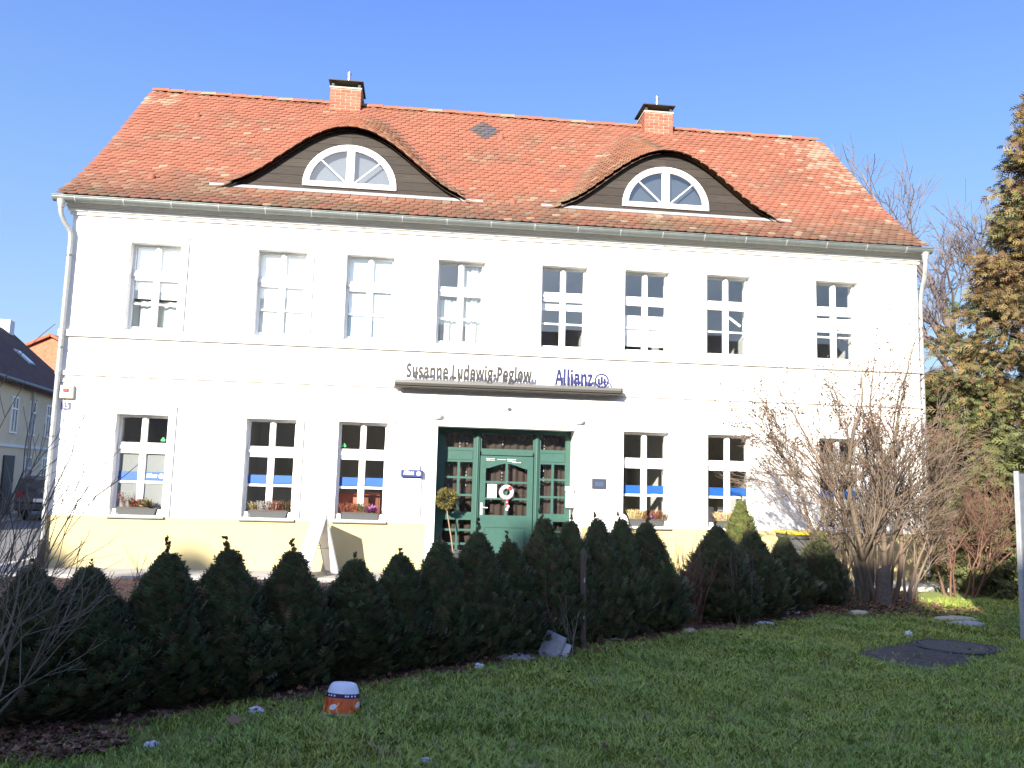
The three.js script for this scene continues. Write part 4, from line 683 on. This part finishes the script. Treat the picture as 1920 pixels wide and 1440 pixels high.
// ---- lawn grass, fallen leaves and mulch: too many to count
const PAD = [[4.70, 6.69], [6.24, 5.81], [6.95, 6.45], [5.05, 7.68]];
const inPad = (x, z) => { let s = false; for (let i = 0, j = 3; i < 4; j = i++) { const [xi, zi] = PAD[i], [xj, zj] = PAD[j]; if ((zi > z) !== (zj > z) && x < (xj - xi) * (z - zi) / (zj - zi) + xi) s = !s; } return s; };
const lawnY = (x, z) => bump2(x, z, 9, .09) - .01;
{
  const r = rng(1234), kinds = [0].map((k) => { const T = new Tri(), q = rng(60 + k); for (let b = 0; b < 13; b++) { const a = q() * 6.28, o = [(q() - .5) * .10, -.01, (q() - .5) * .10], h = .022 + q() * .036, l = .015 + q() * .035, w = .0022 + q() * .0016, s = [-Math.sin(a) * w, 0, Math.cos(a) * w], m = [o[0] + Math.cos(a) * l * .35, o[1] + h * .7, o[2] + Math.sin(a) * l * .35], t = [o[0] + Math.cos(a) * l, o[1] + h, o[2] + Math.sin(a) * l]; const c = vary([1, 1, 1], q, .25), p = (v, k2) => [v[0] + s[0] * k2, v[1], v[2] + s[2] * k2]; T.face(p(o, -1), p(o, 1), p(m, .8), c); T.face(p(o, -1), p(m, .8), p(m, -.8), c); T.face(p(m, -.8), p(m, .8), t, c); } return T.geo(); });
  const spots = [[]];
  for (let k = 0; k < 95000; k++) {
    const x = -3.6 + r() * 14.2, z = 2.4 + Math.pow(r(), .8) * 9.2; if (z < hedgeZ(x) + .12 + r() * .3 || inPad(x + (r() - .5) * .3, z + (r() - .5) * .3) && r() > .05) continue; if (z < 4.1 && x < 8.3 && r() < .85) continue;
    const dens = F1((x + 30) / 6, (z + 30) / 6, 4); if (dens < .40 && r() < .6) continue;
    const col = (() => { const p = F2((x + 40) / 5, (z + 40) / 5, 4), q = r(); if (q < .06) return [.30, .25, .14]; const g = lerp(0, 1, clamp((p - .3) * 2.4, 0, 1)); return vary([lerp(.235, .30, g), lerp(.315, .345, g), lerp(.055, .06, g)], r, .3); })();
    spots[0].push([x, z, col, .7 + r() * .7 + (dens > .6 ? .35 : 0)]);
  }
  const im = kinds.map((g, i) => { const m = new THREE.InstancedMesh(g, SM({ vertexColors: true, roughness: .8 }), spots[i].length); m.castShadow = m.receiveShadow = true; const M4 = new THREE.Matrix4(), Q = new THREE.Quaternion(); spots[i].forEach(([x, z, c, s], k) => { Q.setFromAxisAngle(V(0, 1, 0), r() * 6.28); M4.compose(V(x, lawnY(x, z), z), Q, V(s * 1.1, s, s * 1.1)); m.setMatrixAt(k, M4); m.setColorAt(k, rgb(...c)); }); m.userData.kind = 'stuff'; return m; });
  const lab = ['short green winter grass of the lawn'];
  im.forEach((m, i) => { m.name = numbered('grass'); tag(m, lab[i], 'grass'); scene.add(m); });
}
{
  const T = new Tri(), q = rng(5); T.kite([0, 0, 0], [1, 0, 0], [0, .15, .99], .06, .018, [1, 1, 1]); T.kite([.01, .004, 0], norm3([.5, .15, .8]), norm3([.8, .1, -.5]), .035, .012, [.9, .9, .9]); T.kite([.01, .004, 0], norm3([.5, .1, -.8]), norm3([-.8, .1, -.5]), .035, .012, [.85, .85, .85]);
  const g = T.geo(), r = rng(888), sp = []; const cols = [[.16, .07, .035], [.22, .11, .06], [.11, .055, .035], [.28, .17, .10]];
  for (let k = 0; k < 15000; k++) { const x = -6.4 + r() * 14.8, zmax = Math.min(hedgeZ(x) + .2, 12), z = 1.25 + r() * Math.max(.2, zmax - 1.25); sp.push([x, z]); }
  for (let k = 0; k < 3800; k++) { const a = r() * 6.28, q2 = Math.pow(r(), .7); sp.push([6.6 + Math.cos(a) * 1.9 * q2, 3.6 + Math.sin(a) * .9 * q2]); }
  for (let k = 0; k < 900; k++) { const t = r(), x = lerp(-2.9, 8.2, t); sp.push([x, hedgeZ(x) + .15 + r() * r() * .7]); }
  for (let k = 0; k < 1500; k++) { const a = r() * 6.28, q2 = Math.sqrt(r()); sp.push([-2.35 + Math.cos(a) * .55 * q2, 9.75 + Math.sin(a) * .35 * q2]); }
  for (let k = 0; k < 160; k++) sp.push([-2.5 + r() * 11, 5 + r() * 6]);
  const m = new THREE.InstancedMesh(g, SM({ vertexColors: true, roughness: .9 }), sp.length), M4 = new THREE.Matrix4(), Q = new THREE.Quaternion(); m.castShadow = m.receiveShadow = true;
  sp.forEach(([x, z], i) => { Q.setFromEuler(new THREE.Euler((r() - .5) * 1.2, r() * 6.28, (r() - .5) * 1.0)); const s = .35 + r() * .6; M4.compose(V(x, lawnY(x, z) + .03 + bump2(x, z, 2.1, .05) + r() * .03, z), Q, V(s, s, s)); m.setMatrixAt(i, M4); m.setColorAt(i, rgb(...vary(cols[Math.floor(r() * 4)], r, .3))); });
  m.name = numbered('fallen_leaves'); m.userData.kind = 'stuff'; tag(m, 'brown fallen leaves and bark chips in the planting bed', 'leaves'); scene.add(m);
}
console.log('plants done');

// ---------------------------------------------------------------- things on the lawn and pavement
{ const t = thing('bare_patch', 'dark bare square patch with a round manhole cover in the lawn', 'ground patch', [0, 0, 0]);
  const n = 14, g = new THREE.BufferGeometry(), p = [], uv = [], idx = []; for (let j = 0; j <= n; j++) for (let i = 0; i <= n; i++) { const u = i / n, v = j / n, w = (k) => lerp(lerp(PAD[0][k], PAD[1][k], u), lerp(PAD[3][k], PAD[2][k], u), v), e = i === 0 || j === 0 || i === n || j === n; const x = w(0) + (e ? (F1(u * .9, v * .9) - .5) * .25 : 0), z = w(1) + (e ? (F2(u * .9, v * .9) - .5) * .25 : 0); p.push(x, e ? -.03 : .012 + bump2(x, z, 9, .09) + bump2(x, z, 1.4, .03), z); uv.push(x, z); } for (let j = 0; j < n; j++) for (let i = 0; i < n; i++) { const a = j * (n + 1) + i; idx.push(a, a + n + 1, a + 1, a + 1, a + n + 1, a + n + 2); } g.setAttribute('position', new THREE.Float32BufferAttribute(p, 3)); g.setAttribute('uv', new THREE.Float32BufferAttribute(uv, 2)); g.setIndex(idx); g.computeVertexNormals();
  mesh('soil', g, SM({ map: mottled([.075, .066, .058], .6, .5), bumpMap: heightTex(.15), bumpScale: .02, roughness: 1 }), t, true);
  mesh('manhole_cover', [new THREE.CylinderGeometry(.36, .36, .02, 40).translate(6.13, lawnY(6.13, 6.45) + .022, 6.45)], SM({ map: mottled([.08, .072, .066], .4, .2, 256), bumpMap: heightTex(.08, 256), bumpScale: .006, roughness: .9 }), t); mesh('manhole_ring', new THREE.TorusGeometry(.40, .02, 6, 44).rotateX(Math.PI / 2).scale(1, .6, 1).translate(6.13, lawnY(6.13, 6.45) + .024, 6.45), M.trough, t); }
{ // paper tub lying upside down
  const c = document.createElement('canvas'); c.width = 512; c.height = 256; const x = c.getContext('2d'); x.fillStyle = '#d8662f'; x.fillRect(0, 0, 512, 256); const r = rng(21);
  for (let k = 0; k < 90; k++) { x.strokeStyle = ['#e89a3c', '#c94a2c', '#f0b64f', '#b23a2a'][k % 4]; x.lineWidth = 3 + r() * 6; x.beginPath(); const a = r() * 512, b = 110 + r() * 150; x.moveTo(a, b); x.quadraticCurveTo(a + 20 - r() * 40, b + 20, a + 30 - r() * 60, b + 30 + r() * 30); x.stroke(); }
  x.fillStyle = '#dfe6ea'; for (const [a, b] of [[70, 170], [230, 190], [330, 165], [450, 190]]) { x.beginPath(); x.ellipse(a, b, 18, 26, .5, 0, 7); x.fill(); }
  x.fillStyle = '#1a2150'; x.fillRect(0, 84, 512, 34); x.fillStyle = '#e9ecf5'; x.fillRect(0, 0, 512, 84); for (let k = 0; k < 26; k++) if (k % 5 < 3) x.fillRect(k * 20 + 3, 94, 10, 13);
  const tx = new THREE.CanvasTexture(c); tx.colorSpace = THREE.SRGBColorSpace; tx.wrapS = THREE.RepeatWrapping; tx.magFilter = THREE.LinearFilter;
  const t = thing('paper_tub', 'white and orange paper food tub lying upside down on the grass', 'paper tub', [-.52, lawnY(-.52, 9.0), 9.0], .3); t.rotation.x = -.12; t.rotation.z = -.06;
  const prof = [[.135, .0], [.132, .03], [.122, .12], [.105, .185], [.09, .212], [.075, .222]].map((p) => new THREE.Vector2(...p)); const g = new THREE.LatheGeometry(prof, 40); const uv = g.attributes.uv; const p = g.attributes.position; for (let i = 0; i < p.count; i++) { const k = 1 + .03 * Math.sin(Math.atan2(p.getZ(i), p.getX(i)) * 2); p.setX(i, p.getX(i) * k * 1.02); uv.setY(i, p.getY(i) / .222); }
  g.computeVertexNormals(); mesh('wall', g, SM({ map: tx, roughness: .55 }), t, true); mesh('bottom', new THREE.CylinderGeometry(.076, .076, .004, 30).translate(0, .219, 0), M.whiteMatt, t); mesh('rim', new THREE.TorusGeometry(.136, .006, 6, 40).rotateX(Math.PI / 2).translate(0, .005, 0), M.whiteMatt, t);
}
function crumple(seed, sx, sy, sz, rough = .35) { const g = new THREE.IcosahedronGeometry(1, 3), r = rng(seed), p = g.attributes.position, memo = new Map(); for (let i = 0; i < p.count; i++) { const k = [p.getX(i), p.getY(i), p.getZ(i)].map((v) => v.toFixed(3)).join(); if (!memo.has(k)) memo.set(k, 1 + (r() - .5) * rough); const m = memo.get(k); p.setXYZ(i, p.getX(i) * m * sx, Math.max(-.2, p.getY(i)) * m * sy, p.getZ(i) * m * sz); } g.computeVertexNormals(); return g; }
const pap = [SM({ color: rgb(.62, .64, .68), roughness: .6 }), SM({ color: rgb(.42, .43, .48), roughness: .5 }), SM({ color: rgb(.55, .30, .32), roughness: .7 }), SM({ color: rgb(.5, .44, .3), roughness: .9 })];
for (const [name, x, z, sx, sy, sz, mat, label, cat, turn] of [
  ['paper_scrap', -1.14, 9.02, .055, .045, .04, 0, 'crumpled pale foil scrap in the grass left of the paper tub', 'scrap', .4], ['paper_scrap', -1.66, 9.72, .05, .03, .03, 0, 'small whitish paper scrap at the lower left of the lawn', 'scrap', 1.2], ['paper_scrap', .61, 7.59, .05, .035, .035, 0, 'small white paper scrap left of the grey plastic sheet', 'scrap', .1],
  ['paper_scrap', .05, 8.1, .06, .025, .03, 3, 'pale bits of paper at the hedge foot right of the tub', 'scrap', .8], ['plastic_sheet', .95, 7.12, .24, .04, .09, 1, 'grey plastic sheet crumpled at the foot of the hedge', 'plastic sheet', .35], ['pink_scrap', 1.12, 7.0, .06, .05, .05, 2, 'pink scrap lying on the grey plastic sheet', 'scrap', .2],
  ['paper_sheet', 5.28, 4.0, .24, .05, .12, 0, 'dirty white sheet lying at the foot of the right conifers', 'paper sheet', -.1], ['paper_scrap', 6.02, 5.75, .045, .05, .04, 0, 'small white scrap at the far edge of the dark bare patch', 'scrap', .5], ['yellow_stone', 6.26, 4.15, .16, .06, .1, 3, 'yellowish stone in the dead leaves below the bare shrub', 'stone', .4],
  ['flat_stone', 7.5, 4.5, .32, .05, .16, 3, 'flat pale stone right of the dead leaves', 'stone', -.3], ['flat_stone', 7.35, 4.95, .28, .05, .14, 1, 'flat grey stone in the grass behind the dark bare patch', 'stone', -.2], ['paper_scrap', 4.5, 4.95, .16, .035, .05, 0, 'torn white paper under the broad dark conifer', 'scrap', .1], ['paper_scrap', 3.25, 5.75, .09, .05, .05, 3, 'pale rubbish at the foot of the last hedge conifer', 'scrap', .7], ['paper_scrap', .1, 10.15, .05, .03, .04, 1, 'grey scrap at the lower edge of the lawn', 'scrap', .7]])
  tag(Object.assign(mesh(name, crumple(Math.round(x * 97 + z * 13 + 500), sx, sy, sz, name.includes('stone') ? .15 : .5), pap[mat]), {}), label, cat).position.set(x, lawnY(x, z) + sy * .35, z);
{ const t = thing('foam_block', 'tilted grey-white foam slab leaning at the foot of the hedge', 'foam slab', [1.36, lawnY(1.36, 6.95), 6.98], -.35); mesh('slab', rbx(-.11, .11, -.02, .25, -.035, .035, .012, 2).rotateZ(-.35).rotateX(-.25), SM({ map: mottled([.34, .36, .40], .25, .12, 256), bumpMap: heightTex(.06, 256), bumpScale: .004, roughness: .9 }), t); mesh('flap', rbx(.10, .19, .02, .2, -.02, .0, .006).rotateZ(-.3).rotateX(-.3), pap[1], t); }
{ const t = thing('maple_leaf', 'large brown dead leaf on the grass at the lower left', 'leaf', [-1.2, lawnY(-1.2, 9.45) + .07, 9.45], .4); const pts = []; [.085, .05, .06, .035, .075, .045, .055, .025, .05, .02, .012, .02, .045, .028, .06, .04, .07, .038, .062, .052].forEach((R, i) => { const a = Math.PI / 2 + i * Math.PI / 10; pts.push([R * Math.cos(a), R * Math.sin(a)]); }); const g = poly(pts, .003); { const p = g.attributes.position; for (let i = 0; i < p.count; i++) p.setZ(i, p.getZ(i) + p.getX(i) * p.getX(i) * 5); g.computeVertexNormals(); } g.rotateX(-1.1); mesh('blade', g, SM({ color: rgb(.24, .14, .075), roughness: .9 }), t); mesh('stalk', cyl(.003, .003, V(0, -.04, .03), V(.01, -.075, .06), 5), SM({ color: rgb(.2, .12, .06), roughness: .9 }), t); }
{ const t = thing('stick', 'pale broken stick lying on the grass right of the wooden stake', 'stick', [2.2, lawnY(2.2, 6.3) + .03, 6.3], .25); const T = new Tri(); T.tube([[-.14, .01, 0], [0, .02, .02], [.13, .0, -.01]], .012, .006, 5, [.36, .33, .29]); T.mesh('wood', M.plant, t); }
{ const t = thing('wooden_stake', 'round weathered wooden stake standing in front of the hedge', 'stake', [1.79, 0, 6.64]); mesh('post', [cyl(.036, .034, V(0, -.06, 0), V(-.012, 1.0, 0), 12), cyl(.034, .018, V(-.012, 1.0, 0), V(-.014, 1.05, 0), 12)], M.stakeWood, t); for (const [y, h] of [[.32, .05], [.7, .045]]) mesh('pale_chip', bx(-.009, .004, y, y + h, .033, .038), SM({ color: rgb(.5, .47, .42), roughness: .9 }), t); }
{ // wheeled bin
  const t = thing('wheeled_bin', 'dark wheeled bin with yellow lid behind the conifers at the right', 'bin', [6.55, .0, 1.75], .05); const body = new THREE.CylinderGeometry(.42, .34, .88, 4, 1).rotateY(Math.PI / 4).scale(.92, 1, .95).translate(0, .52, 0); mesh('body', body, M.trough, t); mesh('rim', rbx(-.30, .30, .91, .97, -.31, .31, .02), M.trough, t);
  mesh('lid', [rbx(-.33, .33, .975, 1.03, -.34, .36, .025, 2)], SM({ color: rgb(.55, .42, .02), roughness: .5 }), t); mesh('handle', pipe([[-.22, .93, -.33], [-.22, .95, -.42], [.22, .95, -.42], [.22, .93, -.33]], .018, 20, 8), M.black, t); for (const s of [-1, 1]) mesh('wheel', new THREE.CylinderGeometry(.10, .10, .05, 20).rotateZ(Math.PI / 2).translate(s * .27, .10, -.27), M.black, t);
}
{ // steel notice board cut by the right edge of the picture
  const t = thing('steel_panel', 'upright galvanised steel panel at the right edge of the picture', 'panel', [7.86, 0, 5.78], .42); mesh('sheet', rbx(-.55, .6, .12, 2.02, -.02, .0, .006), SM({ map: mottled([.20, .215, .25], .25, .7, 256), roughness: .45, metalness: .4 }), t); mesh('edge_profile', rbx(-.585, -.55, .0, 2.05, -.035, .02, .006), M.zincPale, t); mesh('edge_profile', rbx(.6, .635, .0, 2.05, -.035, .02, .006), M.zincPale, t);
}

// ---------------------------------------------------------------- neighbouring buildings
M.cream = SM({ map: mottled([.74, .60, .40], .08, 3), bumpMap: heightTex(1), bumpScale: .006, roughness: .95 });
M.greyWall = SM({ map: mottled([.6, .57, .52], .1, 3), roughness: .95 });
M.darkRoof = SM({ map: mottled([.10, .055, .042], .4, 1.6), bumpMap: heightTex(.3), bumpScale: .03, roughness: .95 });
M.redRoof = SM({ map: mottled([.36, .11, .06], .3, 1.6), bumpMap: heightTex(.3), bumpScale: .03, roughness: .95 });
M.brick = SM({ map: mottled([.40, .14, .08], .35, .9), roughness: .95 });
M.winGlass = PM({ color: rgb(.05, .06, .07), roughness: .05, metalness: 0, ior: 1.6 });
const acrossRoof = SM({ map: mottled([.30, .20, .16], .3, 1.6), bumpMap: M.darkRoof.bumpMap, bumpScale: .03, roughness: .95 });
const rowRoof = SM({ map: M.darkRoof.map, bumpMap: M.darkRoof.bumpMap, bumpScale: .03, roughness: .95 });
{ // cream house in the side street; its front faces the street on the right
  const t = thing('neighbour_house', 'cream house with dark tiled roof in the side street at the left', 'house', [-14.9, 0, -18.5], .12); const L = 6.2, D = 7, E = 4.85, R = 7.9;
  mesh('wall', [bx(-D, 0, 0, E, -L, L), poly([[-D, E], [0, E], [-D / 2, R - .2]], .3).translate(0, 0, L - .3), poly([[-D, E], [0, E], [-D / 2, R - .2]], .3).translate(0, 0, -L)], M.cream, t);
  const sl = Math.atan2(R - E, D / 2), len = Math.hypot(R - E, D / 2) + .35;
  mesh('roof', [new THREE.BoxGeometry(len, .12, 2 * L + .4).rotateZ(-sl).translate(-D / 2 + Math.cos(sl) * len / 2, R - Math.sin(sl) * len / 2, 0), new THREE.BoxGeometry(len, .12, 2 * L + .4).rotateZ(sl).translate(-D / 2 - Math.cos(sl) * len / 2, R - Math.sin(sl) * len / 2, 0)], rowRoof, t);
  mesh('gutter', [cyl(.07, .07, V(.32, E - .1, -L - .1), V(.32, E - .1, L + .1), 8)], M.zinc, t); mesh('downpipe', cyl(.05, .05, V(.08, 0, 1.2), V(.08, E - .1, 1.2), 8), M.zincPale, t); mesh('string_course', bx(.001, .05, 2.45, 2.55, -L, L), M.trim, t);
  for (let i = 0; i < 5; i++) for (const [y0, y1] of [[.9, 2.1], [3.0, 4.2]]) { const z = -5.0 + i * 1.9; if (y0 < 1 && i === 4) continue; const w = mesh('window', [bx(.001, .04, y0 - .06, y1 + .06, z - .05, z + .0), bx(.001, .04, y0 - .06, y1 + .06, z + .55, z + .6), bx(.001, .04, y1, y1 + .06, z, z + .55), bx(.001, .07, y0 - .06, y0, z, z + .55), bx(.001, .035, y0, y1, z + .26, z + .29), bx(.001, .034, lerp(y0, y1, .66), lerp(y0, y1, .66) + .06, z, z + .25), bx(.001, .034, lerp(y0, y1, .66), lerp(y0, y1, .66) + .06, z + .29, z + .55)], M.white, t); for (const a of [z, z + .29]) mesh('pane', bx(.003, .012, y0, y1, a, a + .26), M.winGlass, w); }
  mesh('door', [bx(.001, .06, .05, 2.15, 2.5, 3.5)], M.darkGrey, t);
  const sk = mesh('skylight', new THREE.BoxGeometry(.9, .06, .7).rotateZ(-sl).translate(-D / 2 + 1.9, R - 1.9 * Math.tan(sl) + .1, -2.6), M.zincPale, t); mesh('pane', new THREE.BoxGeometry(.78, .02, .58).rotateZ(-sl).translate(-D / 2 + 1.9 + .02, R - 1.9 * Math.tan(sl) + .135, -2.6), PM({ color: rgb(.5, .55, .62), roughness: .05, metalness: .6 }), sk);
  mesh('chimney', bx(-D / 2 - .3, -D / 2 + .3, R - .5, R + .45, -5.9, -5.3), M.whiteMatt, t);
}
{ const t = thing('grey_house', 'pale grey house front at the far left edge', 'house', [-14.0, 0, -8.2], .12); mesh('wall', bx(-7, 0, 0, 4.7, -3.4, 3.4), M.greyWall, t); const sl = Math.atan2(2.8, 3.5), len = 4.8; mesh('roof', [new THREE.BoxGeometry(len, .12, 7.0).rotateZ(-sl).translate(-3.5 + Math.cos(sl) * len / 2, 7.55 - Math.sin(sl) * len / 2, 0), new THREE.BoxGeometry(len, .12, 7.0).rotateZ(sl).translate(-3.5 - Math.cos(sl) * len / 2, 7.55 - Math.sin(sl) * len / 2, 0)], rowRoof, t); mesh('gutter', cyl(.07, .07, V(.3, 4.6, -3.5), V(.3, 4.6, 3.5), 8), M.zinc, t); mesh('downpipe', cyl(.05, .05, V(.07, 0, -3.3), V(.07, 4.6, -3.3), 8), M.zinc, t); }
{ const t = thing('brick_gable_house', 'red brick gable of a house behind the cream one', 'house', [-20.2, 0, -31]); mesh('wall', [bx(-5, 5, 0, 6.2, -6, 0), poly([[-5, 6.2], [5, 6.2], [0, 8.75]], .4).translate(0, 0, -.4)], M.brick, t); const sl = Math.atan2(2.55, 5), len = 5.9; mesh('roof', [new THREE.BoxGeometry(len, .14, 6.4).rotateZ(-sl).translate(Math.cos(sl) * len / 2, 8.9 - Math.sin(sl) * len / 2, -3), new THREE.BoxGeometry(len, .14, 6.4).rotateZ(sl).translate(-Math.cos(sl) * len / 2, 8.9 - Math.sin(sl) * len / 2, -3)], M.redRoof, t); }
// the two houses across the street behind the viewer: they shade the lawn and show in the window panes
function across(name, label, x0, x1, ridge, eaves, wallMat, chims, seed) {
  const cx = (x0 + x1) / 2, W = x1 - x0, t = thing(name, label, 'house', [cx, 0, 21.6]), D = 8.8, half = D / 2, sl = Math.atan2(ridge - eaves, half), len = Math.hypot(ridge - eaves, half) + .3;
  mesh('wall', [bx(-W / 2, W / 2, 0, eaves, 0, D), poly([[0, eaves], [-D, eaves], [-half, ridge - .15]], .3).rotateY(Math.PI / 2).translate(-W / 2, 0, 0), poly([[0, eaves], [-D, eaves], [-half, ridge - .15]], .3).rotateY(Math.PI / 2).translate(W / 2 - .3, 0, 0)], wallMat, t);
  mesh('roof', [new THREE.BoxGeometry(W + .4, .12, len).rotateX(-sl).translate(0, ridge - .06 - Math.sin(sl) * len / 2, half - Math.cos(sl) * len / 2), new THREE.BoxGeometry(W + .4, .12, len).rotateX(sl).translate(0, ridge - .06 - Math.sin(sl) * len / 2, half + Math.cos(sl) * len / 2)], acrossRoof, t);
  for (const [x, w, top] of chims) mesh('chimney', bx(x - cx - w / 2, x - cx + w / 2, ridge - .7, top, half - .35, half + .35), M.brick, t);
  for (let x = -W / 2 + 1.2; x < W / 2 - 1.5; x += 2.3) for (const y of [1, 3.9]) { const w = mesh('window', [bx(x - .06, x + 1.06, y - .06, y + 1.56, -.03, -.001)], M.white, t); mesh('pane', bx(x, x + .47, y, y + 1.5, -.045, -.031), M.winGlass, w); mesh('pane', bx(x + .53, x + 1, y, y + 1.5, -.045, -.031), M.winGlass, w); }
}
across('opposite_house', 'long grey house with chimneys across the street, behind the viewer, left half', -42, -4, 10.62, 6.6, M.greyWall, [[-19.6, 1.0, 11.45], [-16.9, .55, 11.4], [-10.6, 1.25, 12.05]], 1);
across('opposite_house', 'lower beige house across the street, behind the viewer, right half', -3.6, 22, 9.6, 6.0, M.cream, [[9, .8, 10.4]], 2);

// ---- car parked in the side street, seen from behind
{
  const t = thing('parked_car', 'dark parked car in the side street beside the cream house', 'car', [-12.6, 0, -15.6], .1); const paint = PM({ color: rgb(.02, .022, .028), roughness: .3, clearcoat: 1, clearcoatRoughness: .05 }), side = [[-2.1, .32], [-2.15, .62], [-2.05, .92], [-1.85, 1.38], [-1.5, 1.47], [.2, 1.48], [.95, 1.02], [1.95, .86], [2.15, .6], [2.1, .3]];
  mesh('body', poly(side.map(([z, y]) => [z, y]), 1.62, .06).rotateY(Math.PI / 2).translate(-.81, 0, 0), paint, t);
  mesh('rear_window', bx(-.66, .66, 1.0, 1.34, 1.92, 1.99), M.winGlass, t); for (const s of [-1, 1]) { mesh('side_window', bx(s * .868 - .004, s * .868 + .004, 1.0, 1.36, -.3, 1.5), M.winGlass, t); mesh('tail_light', rbx(s * .72 - .12, s * .72 + .12, .78, .98, 2.02, 2.14, .02), M.red, t); for (const z of [-1.35, 1.3]) { const w = mesh('wheel', new THREE.CylinderGeometry(.31, .31, .2, 22).rotateZ(Math.PI / 2).translate(s * .78, .31, z), M.black, t); mesh('rim', new THREE.CylinderGeometry(.19, .19, .02, 16).rotateZ(Math.PI / 2).translate(s * .89, .31, z), M.alu, w); } }
  mesh('number_plate', bx(-.26, .26, .62, .73, 2.17, 2.19), M.whiteMatt, t); mesh('bumper', rbx(-.84, .84, .36, .56, 2.08, 2.2, .04, 2), M.trough, t);
}
console.log('all done');
renderer.render(scene, camera);
